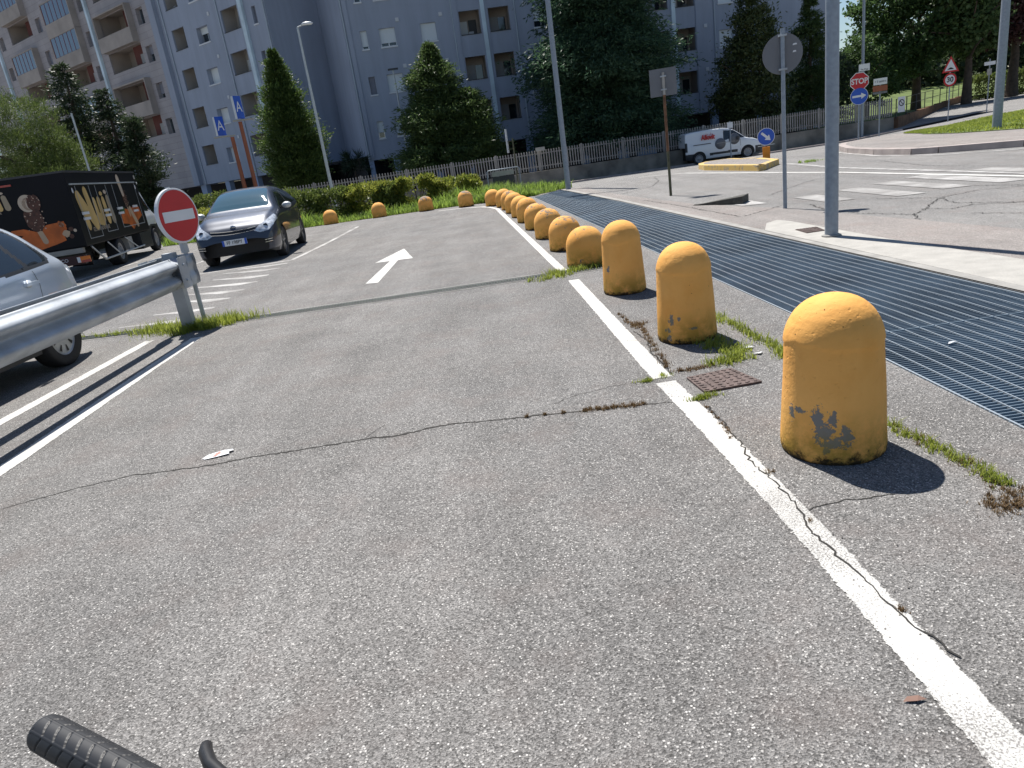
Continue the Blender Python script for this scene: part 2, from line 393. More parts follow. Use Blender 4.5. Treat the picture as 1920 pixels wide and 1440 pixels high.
for i, (a, b_) in enumerate([((-3.70, 12.9), (-4.7, 13.1)), ((-3.68, 12.3), (-4.85, 12.75)), ((-3.66, 11.55), (-4.75, 12.0)), ((-3.65, 10.9), (-4.85, 11.3)), ((-3.63, 10.2), (-4.7, 10.6)), ((-3.62, 9.55), (-4.4, 9.9)), ((-3.6, 8.9), (-4.45, 9.05)), ((-3.6, 8.3), (-4.6, 8.45))]):
    poly_mark('hatch_marking', [(a[0], a[1]-.02), (a[0]-.28, a[1]-.09), (b_[0], b_[1]-.02), (b_[0]+.02, b_[1]+.02), (a[0]-.1, a[1]+.1), (a[0], a[1]+.06)], M_['whiteworn'])
poly_mark('arrow_marking', [(-1.53, 12.5), (-1.84, 11.07), (-1.6, 11.05), (-1.68, 9.06), (-1.51, 9.0), (-1.47, 11.02), (-1.235, 10.99)], M_['white'])
# road lines and crossing
line('road_line', [(5.6, 26), (6.1, 21.9), (6.93, 17.2), (7.35, 14.7), (7.67, 10.1), (8.0, 4)], .13, M_['white'], .004)
line('road_line', [(8.25, 19.6), (7.88, 15.75), (7.92, 10.4), (8.3, 4)], .16, M_['whiteworn'], .006)
line('road_line', [(11.2, 23.5), (10.4, 21.2), (9.74, 17.87), (9.8, 15.43), (10.66, 13.9), (12, 11)], .13, M_['whiteworn'], .006)
line('road_line', [(8.6, 33), (8.45, 25), (8.7, 21.5)], .12, M_['whitefaint'], .004)
for x0, y0, y1, m in ((4.1, 11.45, 12.3, 'whiteworn'), (4.98, 10.4, 11.6, 'whitefaint'), (5.75, 9.95, 11.7, 'whitefaint'), (6.45, 10.0, 11.9, 'whitefaint'), (7.12, 9.8, 12.1, 'whiteworn'), (8.02, 9.6, 11.8, 'whitefaint')):
    poly_mark('crossing_stripe', [(x0, y0), (x0+.36, y0-.1), (x0+.36, y1-.05), (x0, y1)], M_[m])
# cracks
ck = mat('crack_dark', (.03, .028, .025), .95)
ribbon('crack', [(-2.64, 3.3), (-2.35, 3.42), (-2.07, 3.49), (-1.66, 3.47), (-1.42, 3.50), (-1.18, 3.5), (-1.07, 3.51), (-.78, 3.52), (-.68, 3.50), (-.49, 3.54), (-.35, 3.56), (-.14, 3.52), (.09, 3.5), (.34, 3.47), (.65, 3.43), (.84, 3.4)], [.005, .008, .01, .012, .014, .015, .013, .016, .02, .015, .013, .012, .012, .01, .01, .006], .0055, ck, .007, 4)
ribbon('crack', [(.96, 3.27), (.96, 3.02), (.96, 2.82), (.93, 2.61), (.95, 2.45), (.95, 2.31), (.95, 2.17), (.925, 2.05), (.935, 1.91), (.95, 1.79), (.96, 1.67), (.97, 1.57), (.985, 1.48), (1.01, 1.4)], .0065, .008, ck, .009, 5)
ribbon('crack', [(.95, 2.17), (1.03, 2.2), (1.12, 2.21), (1.23, 2.2), (1.3, 2.2)], .005, .0056, ck, .007, 6)
ribbon('crack', [(.93, 4.9), (.96, 4.6), (.92, 4.35), (.93, 4.09), (.93, 3.85)], .008, .008, ck, .008, 7)
ribbon('crack', [(.2, 3.63), (.35, 3.72), (.55, 3.78), (.8, 3.8)], .003, .0056, ck, .006, 8)
ribbon('crack', [(-.83, 3.53), (-.8, 3.6), (-.74, 3.7)], .003, .0056, ck, .004, 9)
for sd_, pts in ((11, [(4.78, 7.79), (4.95, 8.2), (5.28, 8.5), (5.6, 8.9), (5.9, 9.2)]), (12, [(5.28, 8.5), (5.43, 8.2), (5.7, 8.3), (6.1, 7.9), (6.4, 7.4)]), (13, [(4.95, 8.2), (4.7, 8.8), (4.6, 9.6), (4.75, 10.5)]), (14, [(5.33, 7.7), (5.6, 7.2), (5.9, 6.9), (6.2, 6.3)]), (15, [(6.1, 7.9), (6.6, 8.4), (7.0, 8.2), (7.6, 8.5)]), (16, [(4.9, 12.4), (5.6, 13.2), (6.3, 13.9), (7.0, 14.3)]), (21, [(6.4, 7.4), (7.0, 7.0), (7.6, 7.3), (8.3, 6.6)]), (22, [(5.9, 9.2), (6.5, 9.4), (7.1, 9.1), (7.9, 9.3), (8.8, 8.7)]), (23, [(5.5, 10.0), (5.9, 9.2), (5.7, 8.6), (6.1, 7.9), (5.9, 7.2)]), (24, [(7.0, 8.2), (7.1, 9.1), (6.8, 9.9)]), (25, [(8.6, 11), (8.4, 13.5), (8.9, 16), (8.7, 19)]), (26, [(6.6, 8.4), (6.4, 7.4), (6.7, 6.6), (6.5, 5.8)]), (17, [(3.3, 17.5), (4.3, 18.5), (4.9, 20.2), (5.2, 22)]), (18, [(-.3, 18.4), (-1.5, 17.9), (-3.2, 17.6)]), (19, [(3.62, 10.2), (3.5, 12.5), (3.3, 15)]), (20, [(3.65, 10.2), (4.1, 10.5), (4.45, 10.8)])):
    ribbon('crack', pts, .012, .0065, ck, .03, sd_)
# drain channel across the lot
dr = empty('drain_channel', (-1, 7.75, 0), 0, 'slotted metal drain channel running across the asphalt', 'drain')
m1 = MB(); m2 = MB(); m3 = MB()
for (xa, ya), (xb, yb) in (((-7.5, 8.45), (-2.75, 7.76)), ((-2.75, 7.76), (1.5, 7.72))):
    d = Vector((xb-xa, yb-ya)); Ln = d.length; ang = math.atan2(d.y, d.x); cx, cy = (xa+xb)/2+1, (ya+yb)/2-7.75
    for s_ in (-1, 1):
        ox, oy = -math.sin(ang)*s_*.135, math.cos(ang)*s_*.135
        m1.box((cx+ox, cy+oy, .0055), (Ln, .024, .006), ang)
    m2.box((cx, cy, .0045), (Ln, .225, .003), ang)
    nb = int(Ln/.032)
    for i in range(nb):
        t = (i+.5)/nb-.5; m3.box((cx+d.x*t, cy+d.y*t, .0085), (.011, .2, .006), ang)
    m3.box((cx, cy, .0098), (Ln, .01, .005), ang)
m1.build('channel_edge', M_['conc2'], dr); m2.build('channel_bottom', M_['black'], dr); m3.build('slotted_grate', mat('drain_grate_dull', (.07, .085, .075), .6, .4, noise=(7, .4)), dr)
# manhole covers
def manhole(poly, label):
    cx = sum(p[0] for p in poly)/len(poly); cy = sum(p[1] for p in poly)/len(poly)
    mb = MB(); q = [(p[0]-cx, p[1]-cy) for p in poly]; mb.prism(q, .003, .016)
    rnd = random.Random(2); a, b_, c_, d_ = [Vector(p) for p in q]
    for i in range(7):
        for j in range(7):
            u, v = (i+.5)/7, (j+.5)/7; p = (a*(1-u)+b_*u)*(1-v)+(d_*(1-u)+c_*u)*v
            mb.box((p.x, p.y, .0175), (.022, .012, .005), rnd.uniform(0, 3))
    o = mb.build('manhole_cover', M_['manh'], None, (cx, cy, 0)); setp(o, label, 'manhole cover')
manhole([(1.0, 3.46), (1.32, 3.49), (1.25, 3.77), (.98, 3.72)], 'rusty square manhole cover between the white line and the weeds')
manhole([(3.57, 7.95), (3.78, 7.95), (3.83, 8.27), (3.59, 8.3)], 'small rusty manhole cover in the pale concrete by the thick pole')
# ---------------------------------------------------------------- bollards
def bollard_mat(name, wear, chips=(), seed=0.0, topwear=0.0):
    q = NB(name); tc = q.node('ShaderNodeTexCoord'); P = tc.outputs['Object']
    sx = q.node('ShaderNodeSeparateXYZ'); q.L(P, sx.inputs[0]); Z = sx.outputs[2]
    mp = q.node('ShaderNodeMapping'); mp.inputs['Location'].default_value = (seed*3.1, seed*1.7, seed*.9); q.L(P, mp.inputs[0]); N = mp.outputs[0]
    big = q.noise(N, 3.2, 4); fine = q.noise(N, 26, 6, .7); fin2 = q.noise(N, 14, 7, .72)
    c = q.mix(q.rng(big, .3, .7), (.84, .41, .105), (.9, .47, .135))
    c = q.mix(q.rng(q.noise(N, 6, 5, .6), .45, .75, 0, .5), c, (.74, .32, .065))
    # grey worn patches
    f = q.rng(q.math('ADD', fin2, q.math('MULTIPLY', q.math('SUBTRACT', fine, .5), .35)), wear, wear+.015)
    if topwear:
        t2 = q.rng(q.math('ADD', q.noise(N, 11, 6, .7), q.math('MULTIPLY', q.rng(Z, .2, .42), topwear)), .74, .80, 0, .9)
        f = q.math('MAXIMUM', f, t2)
    if chips:
        dn = q.noise(N, 34, 4, .75); dn2 = q.noise(N, 90, 3, .7)
        dis = q.math('ADD', q.math('MULTIPLY', q.math('SUBTRACT', dn, .5), 3.4), q.math('MULTIPLY', q.math('SUBTRACT', dn2, .5), 2.2))
        g = q.node('ShaderNodeSeparateXYZ'); q.L(P, g.inputs[0])
        for (cx, cz, rx, rz) in chips:
            a = q.math('DIVIDE', q.math('SUBTRACT', g.outputs[0], cx), rx); b_ = q.math('DIVIDE', q.math('SUBTRACT', Z, cz), rz)
            d = q.math('SQRT', q.math('ADD', q.math('MULTIPLY', a, a), q.math('MULTIPLY', b_, b_)))
            e = q.rng(q.math('ADD', d, dis), .95, 1.0, 1, 0)
            e = q.math('MULTIPLY', e, q.math('LESS_THAN', g.outputs[1], 0))
            f = q.math('MAXIMUM', f, e)
    c = q.mix(f, c, (.22, .21, .2))
    # moss and dirt low down
    mo = q.math('MULTIPLY', q.rng(Z, .05, .24, 1, 0), q.rng(q.noise(N, 8, 5, .7), .36, .58))
    c = q.mix(q.math('MULTIPLY', mo, .7), c, (.22, .17, .015))
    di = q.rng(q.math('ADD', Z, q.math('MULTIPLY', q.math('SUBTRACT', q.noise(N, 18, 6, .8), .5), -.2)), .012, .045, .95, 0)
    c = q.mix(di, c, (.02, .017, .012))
    sp = q.rng(q.noise(N, 45, 2, .5), .755, .77); c = q.mix(sp, c, (.08, .035, .015))
    q.L(c, q.b.inputs['Base Color']); q.b.inputs['Roughness'].default_value = .8; q.b.inputs['Specular IOR Level'].default_value = .2
    h = q.math('ADD', q.math('MULTIPLY', f, -1.2), q.math('ADD', q.noise(N, 22, 5, .6), q.math('ADD', q.math('MULTIPLY', q.noise(N, 5, 4), 1.5), q.math('MULTIPLY', q.rng(q.noise(N, 38, 3), .64, .72), -.5))))
    q.bump(h, .5, .008); return q.m
def tall_prof(h=.652):
    pr = [(.195, 0), (.203, .015), (.205, .04)]
    for t in (.2, .4, .6, .8, 1.0): pr.append((.205-.021*t, .04+.42*t))
    rd = .184; z0 = .46
    for i in range(1, 14):
        a = i/13*math.pi/2; pr.append((max(rd*math.cos(a)**.92, 0), z0+(h-z0)*math.sin(a)))
    return pr
def tall_dense():
    p = tall_prof(); o = []
    for (a, b) in zip(p[:-1], p[1:]):
        n_ = max(1, int(math.hypot(b[0]-a[0], b[1]-a[1])/.006))
        for j in range(n_): o.append((a[0]+(b[0]-a[0])*j/n_, a[1]+(b[1]-a[1])*j/n_))
    return o+[p[-1]]
def short_prof():
    pr = [(.198, 0), (.205, .01)]
    for t in (.3, .6, 1.0): pr.append((.206-.004*t, .01+.2*t))
    rd = .202; z0 = .21
    for i in range(1, 14):
        a = i/13*math.pi/2; pr.append((max(rd*math.cos(a)**.9, 0), z0+(.43-z0)*math.sin(a)))
    return pr
tall = [((1.295, 2.655), 'tall yellow bollard nearest the camera with a large grey paint chip low down', .80,
         [(-.05, .19, .02, .06), (-.03, .145, .04, .045), (.0, .10, .045, .022), (.045, .15, .014, .03), (.05, .12, .026, .03), (.0, .20, .016, .03), (-.12, .22, .02, .012), (-.15, .2, .01, .028), (-.02, .07, .016, .012)], 1.0),
        ((1.225, 4.56), 'tall yellow bollard second from the camera, small chips near its base', .80,
         [(-.10, .17, .014, .035), (-.12, .10, .009, .014), (-.14, .10, .008, .016), (-.05, .18, .008, .012), (.04, .11, .024, .01), (-.12, .05, .016, .018)], 2.3),
        ((1.15, 6.31), 'tall yellow bollard third from the camera beside the first short domed one', .80, [(-.14, .24, .014, .03)], 4.1)]
for i, (p, lab, wr, ch, sd_) in enumerate(tall):
    mb = MB(); mb.lathe(tall_dense(), 96)
    from mathutils import noise as mno
    for vi, (x_, y_, z_) in enumerate(mb.v):
        a_ = math.atan2(y_, x_); r_ = math.hypot(x_, y_); nz_ = mno.noise(Vector((x_*5+i*7, y_*5, z_*5)))
        edge = .475+.012*math.sin(a_*2+i)+.02*mno.noise(Vector((math.cos(a_)*2+i*3, math.sin(a_)*2, 1)))+.008*mno.noise(Vector((math.cos(a_)*9+i, math.sin(a_)*9, 4)))
        k_ = .0035 if z_ > edge else 0
        if r_ > 1e-4: f_ = (r_+k_*min(1, r_/.1)+nz_*.0022)/r_; mb.v[vi] = (x_*f_, y_*f_, z_+(k_*.6 if r_ < .15 else 0))
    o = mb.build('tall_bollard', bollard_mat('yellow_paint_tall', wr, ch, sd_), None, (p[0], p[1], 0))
    o.rotation_euler = (0, 0, -math.atan2(p[0], p[1])); o.scale = ((1, 1, 1), (.96, .96, .985), (.94, .94, .985))[i]; setp(o, lab, 'bollard', 'tall yellow bollards beside the grating')
row = [(1.02, 8.07), (.96, 9.55), (.885, 11.1), (.82, 12.6), (.765, 14.1), (.70, 15.4), (.63, 16.7), (.57, 17.9), (.47, 19.0)]
rl = ['short domed yellow bollard beside the drain with grey scuffs, nearest of its row', 'second short domed bollard past the drain, grey worn patches on its top',
      'third short domed bollard past the drain, grey smear across its dome', 'fourth short domed bollard past the drain, pink-grey mottled top',
      'fifth short domed bollard past the drain in the row beside the grating', 'sixth short domed bollard past the drain in the row beside the grating',
      'seventh short domed bollard past the drain in the row beside the grating', 'eighth short domed bollard past the drain, pale worn dome',
      'ninth and last short domed bollard in the row beside the grating']
cross = [(.19, 20.0), (-.6, 21.3), (-1.85, 22.1), (-3.34, 22.5), (-4.95, 22.9)]
cl = ['clean bright yellow short bollard at the corner where the two rows meet', 'short bollard with grey top on the far edge, nearest the corner bollard',
      'short bollard with grey top in front of the tallest trimmed bush', 'short orange-yellow bollard second from the left on the far edge of the lot',
      'leftmost short bollard on the far edge of the lot, right of the dark car']
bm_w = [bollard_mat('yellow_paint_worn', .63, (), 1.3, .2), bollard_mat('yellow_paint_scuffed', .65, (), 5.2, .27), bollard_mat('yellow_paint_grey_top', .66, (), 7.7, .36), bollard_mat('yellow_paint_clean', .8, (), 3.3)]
mbs = MB(); mbs.lathe(short_prof(), 36); first = None
for i, ((x, y), lab) in enumerate(zip(row+cross, rl+cl)):
    if first is None: o = first = mbs.build('short_bollard', bm_w[0])
    else: o = first.copy(); C.objects.link(o)
    w_ = (0, 1, 1, 1, 0, 3, 0, 1, 0, 3, 2, 2, 0, 0)[i]
    me = o.data if w_ == 0 else None
    if w_ != 0:
        key = 'sb%d' % w_
        if key not in M_: dd = first.data.copy(); dd.materials[0] = bm_w[w_]; M_[key] = dd
        o.data = M_[key]
    o.location = (x+.035, y, hz(x, y)); o.rotation_euler = (0, 0, i*1.9); rr_ = random.Random(i+40); o.scale = (1.1+rr_.uniform(-.02, .02), 1.1+rr_.uniform(-.02, .02), 1.06+rr_.uniform(-.04, .03)); o.rotation_euler = (rr_.uniform(-.03, .03), rr_.uniform(-.03, .03), i*1.9)
    setp(o, lab, 'bollard', 'short domed bollards along the edge of the lot')

# ---------------------------------------------------------------- buildings
q = NB('grey_blue_plaster'); tc = q.node('ShaderNodeTexCoord'); mp = q.node('ShaderNodeMapping'); mp.inputs['Scale'].default_value = (1.6, 1.6, .12); q.L(tc.outputs['Object'], mp.inputs[0])
c_ = q.mix(1.0, (.345, .385, .465), q.rng(q.noise(mp.outputs[0], 1.0, 6, .65), .3, .7, .9, 1.08), 'MULTIPLY'); c_ = q.mix(1.0, c_, q.rng(q.noise(tc.outputs['Object'], .35, 6), .3, .7, .93, 1.06), 'MULTIPLY')
q.L(c_, q.b.inputs['Base Color']); q.b.inputs['Roughness'].default_value = .85; plaster = q.m
q = NB('beige_cladding'); tc = q.node('ShaderNodeTexCoord'); br = q.node('ShaderNodeTexBrick')
mp = q.node('ShaderNodeMapping'); mp.inputs['Rotation'].default_value = (R(90), 0, 0); q.L(tc.outputs['Object'], mp.inputs[0]); q.L(mp.outputs[0], br.inputs['Vector'])
br.inputs['Color1'].default_value = (.4, .37, .37, 1); br.inputs['Color2'].default_value = (.36, .335, .34, 1); br.inputs['Mortar'].default_value = (.25, .22, .22, 1)
br.inputs['Scale'].default_value = 1; br.inputs['Brick Width'].default_value = 2.4; br.inputs['Row Height'].default_value = .49; br.inputs['Mortar Size'].default_value = .012; br.offset = .5
cc = q.mix(1.0, br.outputs['Color'], q.rng(q.noise(tc.outputs['Object'], .6, 6), .3, .7, .88, 1.1), 'MULTIPLY'); q.L(cc, q.b.inputs['Base Color']); q.b.inputs['Roughness'].default_value = .85
clad = q.m
boxm = mat('beige_balcony_concrete', (.37, .325, .29), .85, noise=(.8, .15, 8))
pil = mat('pillar_plaster', (.34, .42, .56), .85, noise=(1, .12))
room = mat('loggia_wall', (.38, .33, .29), .9, noise=(.6, .12))
roomL = mat('loggia_wall_pale', (.42, .39, .36), .9, noise=(.6, .1))
shut = mat('roller_shutter', (.46, .5, .53), .7)
q = NB('roller_shutter'); tc = q.node('ShaderNodeTexCoord'); wv = q.node('ShaderNodeTexWave'); wv.bands_direction = 'Z'; wv.inputs['Scale'].default_value = 5.5; q.L(tc.outputs['Object'], wv.inputs['Vector'])
q.L(q.mix(q.rng(wv.outputs['Fac'], 0, .3), (.6, .65, .66), (.72, .77, .79)), q.b.inputs['Base Color']); q.b.inputs['Roughness'].default_value = .7; shut = q.m
shutd = mat('grey_shutter', (.2, .21, .25), .7, noise=(2, .1))
sillm = mat('pale_sill', (.7, .72, .74), .8)
pipem = mat('grey_downpipe', (.42, .48, .53), .6, noise=(1, .1))
coverm = mat('pale_blue_pipe_cover', (.58, .7, .76), .6, noise=(.7, .18, 8))
redm = mat('red_window_frame', (.2, .03, .04), .5)
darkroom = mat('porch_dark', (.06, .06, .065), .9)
doorw = mat('white_door', (.34, .35, .36), .6)
vent = mat('white_vent', (.6, .62, .64), .6)

def wall_holes(mb, x0, x1, z0, z1, holes, y=0, depth=.2, mi=0, rmi=0):
    """vertical wall in local xz at y with rectangular holes (xa,xb,za,zb,depth)"""
    xs = sorted({x0, x1}|{h[0] for h in holes}|{h[1] for h in holes}); zs = sorted({z0, z1}|{h[2] for h in holes}|{h[3] for h in holes})
    for i in range(len(xs)-1):
        for j in range(len(zs)-1):
            cx, cz = (xs[i]+xs[i+1])/2, (zs[j]+zs[j+1])/2
            if any(h[0] < cx < h[1] and h[2] < cz < h[3] for h in holes): continue
            mb.add([(xs[i], y, zs[j]), (xs[i+1], y, zs[j]), (xs[i+1], y, zs[j+1]), (xs[i], y, zs[j+1])], [(0, 1, 2, 3)], mi)
    for a, b_, c, d, dp in holes:
        v = [(a, y, c), (b_, y, c), (b_, y, d), (a, y, d)]; w_ = [(p[0], y+dp, p[2]) for p in v]
        mb.add(v+w_, [(0, 4, 5, 1), (1, 5, 6, 2), (2, 6, 7, 3), (3, 7, 4, 0)], rmi)
_cache = {}
def window(parent, x, z, w_, h, gap=.2, dep=.2, sm=None, sill=True, frame=None):
    """window object (frame) with glass, roller shutter and sill as sub-parts; (x,z)=lower left"""
    key = (round(w_, 2), round(h, 2), round(gap, 2), sill, sm.name if sm else '', frame.name if frame else '')
    if key in _cache: o = copy_tree(_cache[key], parent); o.location = (x, dep, z); return o
    mb = MB(); t = .05
    mb.bb(0, w_, -.02, .03, 0, t); mb.bb(0, w_, -.02, .03, h-t, h); mb.bb(0, t, -.02, .03, t, h-t); mb.bb(w_-t, w_, -.02, .03, t, h-t)
    if w_ > .8: mb.bb(w_/2-.03, w_/2+.03, -.02, .03, t, h-t)
    o = mb.build('window', frame or M_['alu'], parent, (x, dep, z))
    g = MB(); g.add([(0, .04, 0), (w_, .04, 0), (w_, .04, h), (0, .04, h)], [(0, 1, 2, 3)]); g.build('glass', M_['glass'], o)
    if gap < 1:
        s_ = MB(); s_.bb(.01, w_-.01, -.06, -.04, h*gap, h-.002); s_.build('shutter', sm or shut, o)
    if sill:
        s_ = MB(); s_.bb(-.05, w_+.05, -dep-.06, -.03, -.09, -.002); s_.build('sill', sillm, o)
    _cache[key] = o; return o
def room_box(mb, x0, x1, z0, z1, d0, d1, mi=0):
    """interior box open to the front between depth d0 and d1"""
    v = [(x0, d0, z0), (x1, d0, z0), (x1, d0, z1), (x0, d0, z1), (x0, d1, z0), (x1, d1, z0), (x1, d1, z1), (x0, d1, z1)]
    mb.add(v, [(4, 5, 6, 7), (0, 4, 7, 3), (1, 2, 6, 5), (3, 7, 6, 2), (0, 1, 5, 4)], mi)
def loggia(parent, x0, x1, floor_z, rail_z, top_z, rm, rnd, depth=1.4, door=True, wall_t=.15):
    """loggia: room behind an opening in the wall; the parapet is part of the facade wall"""
    mb = MB(); room_box(mb, x0-.01, x1+.01, floor_z, top_z+.25, wall_t, depth)
    o = mb.build('loggia', rm, parent)
    w_ = x1-x0
    k = rnd.random()
    dx = x0+w_*(.12 if k < .5 else .5); dw = min(.75, w_*.4)
    mb = MB(); mb.bb(dx, dx+dw, depth-.05, depth-.012, floor_z, floor_z+2.15); mb.build('balcony_door', doorw if k < .6 else M_['plast'], o)
    if w_ > 1.3:
        dx2 = x0+w_*(.55 if dx < x0+w_*.4 else .08); mb = MB(); mb.bb(dx2, dx2+dw*.9, depth-.04, depth-.012, floor_z+.6, floor_z+2.1); mb.build('window', M_['glass'] if k < .5 else shut, o)
    mb = MB(); mb.bb(x0, x1, -.04, .1, rail_z, rail_z+.045); mb.build('rail', M_['plast'], o)
    if k > .55:
        mb = MB(); xx = x0+w_*k*.6
        mb.bb(xx, xx+.35, .35, .6, rail_z-.3, rail_z+.25); mb.build('cabinet', M_['plast'] if k > .8 else doorw, o)
    return o

# ---- centre building: local x along the facade, y into it
A = R(5.7)
cb = empty('apartment_building', (-8.0, 54.2, -.75), A, 'grey-blue plastered apartment block across the middle with white roller shutters and paired loggias', 'building')
Z0 = .75   # local z = world z + .75
rnd = random.Random(5)
pitch = 2.97
def zc(k, z): return z+Z0+pitch*k
holes = []; wins = []; logs = []
def mirror(s, w_): return 2*9.88-s-w_
cols = [(1.08, .45, 1.17), (2.4, 1.1, 1.17), (5.3, 1.08, 1.17)]
cols += [(mirror(s, w_), w_, h) for s, w_, h in cols]
cols += [(27.2, 1.1, 1.17), (30.3, 1.1, 1.17), (20.6, .5, 1.17)] + [(33.2, 1.1, 1.17)]
gaps = {}
for k in range(0, 7):
    for ci, (s, w_, h) in enumerate(cols):
        if s > 31 and k % 2: continue
        z = zc(k, 3.54); holes.append((s, s+w_, z, z+h, .2)); g_ = rnd.choice([0, .04, .15, .2, .35, .2, .04])
        wins.append((s, z, w_, h, g_, shutd if (ci == 0 and k == 1) else shut))
    for s0, s1 in ((8.1, 9.56), (10.2, 11.67), (21.85, 23.35), (23.9, 25.37)):
        z = zc(k, 3.6); holes.append((s0, s1, z, z+1.55, .15)); logs.append((s0, s1, z-1.0, z, z+1.55))
mb = MB(); wall_holes(mb, 0, 36.4, zc(0, 2.12), zc(7, 2.6), holes, 0)
mb.add([(0, 0, zc(0, 2.12)), (0, 11, zc(0, 2.12)), (0, 11, zc(7, 2.6)), (0, 0, zc(7, 2.6))], [(0, 1, 2, 3)])
mb.add([(36.4, 0, zc(0, 2.12)), (36.4, 12, zc(0, 2.12)), (36.4, 12, zc(7, 2.6)), (36.4, 0, zc(7, 2.6))], [(0, 1, 2, 3)])
mb.add([(0, 0, zc(0, 2.12)), (36.4, 0, zc(0, 2.12)), (36.4, 12, zc(0, 2.12)), (0, 12, zc(0, 2.12))], [(0, 1, 2, 3)])
mb.add([(0, 0, zc(7, 2.6)), (36.4, 0, zc(7, 2.6)), (36.4, 12, zc(7, 2.6)), (0, 12, zc(7, 2.6))], [(0, 1, 2, 3)])
mb.add([(0, 12, 0), (36.4, 12, 0), (36.4, 12, zc(7, 2.6)), (0, 12, zc(7, 2.6))], [(0, 1, 2, 3)])
mb.build('wall', plaster, cb)
for s, z, w_, h, g_, m in wins:
    window(cb, s, z, w_, h, g_, .2, m)
for s0, s1, f_, r_, t_ in logs: loggia(cb, s0, s1, f_, r_, t_, room, rnd)
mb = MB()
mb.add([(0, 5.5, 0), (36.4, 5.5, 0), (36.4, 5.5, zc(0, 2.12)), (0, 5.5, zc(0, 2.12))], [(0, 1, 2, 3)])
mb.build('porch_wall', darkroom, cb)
for s0, s1 in ((.02, .36), (1.8, 2.36), (4.8, 5.3), (7.4, 8.0), (11.8, 12.3), (15.9, 16.5), (18.0, 19.6), (20.3, 21.8), (26.4, 26.9), (29.8, 30.4), (33.5, 36.3)):
    mb = MB(); mb.bb(s0, s1, .06, .5, -.3, zc(0, 2.115)); mb.build('pillar', pil, cb)
for s in (.1, 7.62, 12.1, 19.66, 26.86):
    mb = MB(); mb.tube([(s, -.06, zc(0, 2.1)), (s, -.06, zc(7, 2.5))], .045, 8); mb.build('downpipe', pipem, cb)
for s in (9.73, 23.63):
    mb = MB(); mb.bb(s-.06, s+.22, -.16, -.003, zc(0, 2.3), zc(7, 2.5)); mb.build('pipe_cover', coverm, cb)
for s0, s1 in ((7.62, 8.0), (9.62, 10.15), (11.72, 12.06), (.2, .5), (21.5, 21.8), (25.42, 25.5)):
    mb = MB(); mb.bb(s0, s1, -.07, -.004, zc(0, 2.3), zc(7, 2.5)); mb.build('pilaster', plaster, cb)
for k in range(7):
    for s in (3.78, 6.82, 12.8, 15.9, 26.15, 29.2):
        mb = MB(); mb.box((s, -.03, zc(k, 5.15)), (.24, .055, .24)); mb.build('vent', vent, cb)
# glazed entrance
mb = MB(); mb.bb(3.2, 4.5, 1.6, 1.66, .05, 2.75); mb.build('entrance_glass', M_['glassb'], cb)
mb = MB()
for x in (3.2, 3.6, 4.05, 4.5): mb.bb(x-.03, x+.03, 1.55, 1.6, .05, 2.8)
mb.bb(3.2, 4.5, 1.55, 1.6, 1.0, 1.06); mb.build('entrance_frame', M_['alu'], cb)

# ---- left wing, grey then beige ; local x = -(distance left)
AL = math.atan2(-.61, .792)
def wing(name, label): return empty(name, (-13.46, 56.3, -.75), AL, label, 'building')
lb = wing('apartment_wing', 'grey plastered apartment wing at left with square loggias, angled beside the recess')
rnd = random.Random(9); holes = []; wins = []; logs = []
for k in range(-1, 6):
    zw = 6.67+Z0+pitch*k
    holes.append((-8.75, -7.25, zw, zw+1.15, .45)); wins.append((-8.75, zw, 1.5, 1.15, (.0, .0, .0, .6, 0, 0, .2)[k+1], .45))
    holes.append((-1.55, -1.1, zw, zw+1.15, .3)); wins.append((-1.55, zw, .45, 1.15, 0, .3))
    zl = zw+.1
    holes.append((-12.1, -10.35, zl, zl+1.55, .15)); logs.append((-12.1, -10.35, zl-1, zl, zl+1.55))
    holes.append((-5.25, -3.1, zl, zl+1.55, .15)); logs.append((-5.25, -3.1, zl-1, zl, zl+1.55))
mb = MB(); b0 = 2.3+Z0; t0 = 26
wall_holes(mb, -14.2, 0, b0, t0, holes, 0)
mb.add([(0, 0, b0), (0, 6, b0), (0, 6, t0), (0, 0, t0)], [(0, 1, 2, 3)])
mb.add([(-14.2, 0, b0), (0, 0, b0), (0, 12, b0), (-14.2, 12, b0)], [(0, 1, 2, 3)])
mb.add([(-14.2, 0, t0), (0, 0, t0), (0, 12, t0), (-14.2, 12, t0)], [(0, 1, 2, 3)])
mb.build('wall', plaster, lb)
for x, z, w_, h, g_, dp in wins: window(lb, x, z, w_, h, g_, dp, shutd if w_ < .6 else shut, True)
for s0, s1, f_, r_, t_ in logs: loggia(lb, s0, s1, f_, r_, t_, roomL, rnd, 1.3)
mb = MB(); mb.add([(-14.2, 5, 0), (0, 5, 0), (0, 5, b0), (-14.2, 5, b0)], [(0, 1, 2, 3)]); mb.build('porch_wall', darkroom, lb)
for s0, s1 in ((-13.9, -13.1), (-10.2, -9.6), (-6.3, -5.7), (-2.9, -2.4), (-.5, -.02)):
    mb = MB(); mb.bb(s0, s1, .06, .5, -.3, b0-.005); mb.build('pillar', pil, lb)
for s in (-.12, -2.9, -12.8, -5.5):
    mb = MB(); mb.tube([(s, -.06, b0), (s, -.06, t0-.1)], .05, 8); mb.build('downpipe', pipem, lb)
mb = MB(); mb.bb(-2.75, -2.35, -.22, -.003, b0+3, t0-.05); mb.build('pipe_cover', coverm, lb)
mb = MB(); mb.bb(-14.15, -13.3, -.35, -.004, b0+.02, t0-.02); mb.build('pilaster', plaster, lb)
mb = MB(); mb.bb(-3.05, -2.8, -.08, -.004, b0+.02, t0-.02); mb.build('pilaster', plaster, lb)
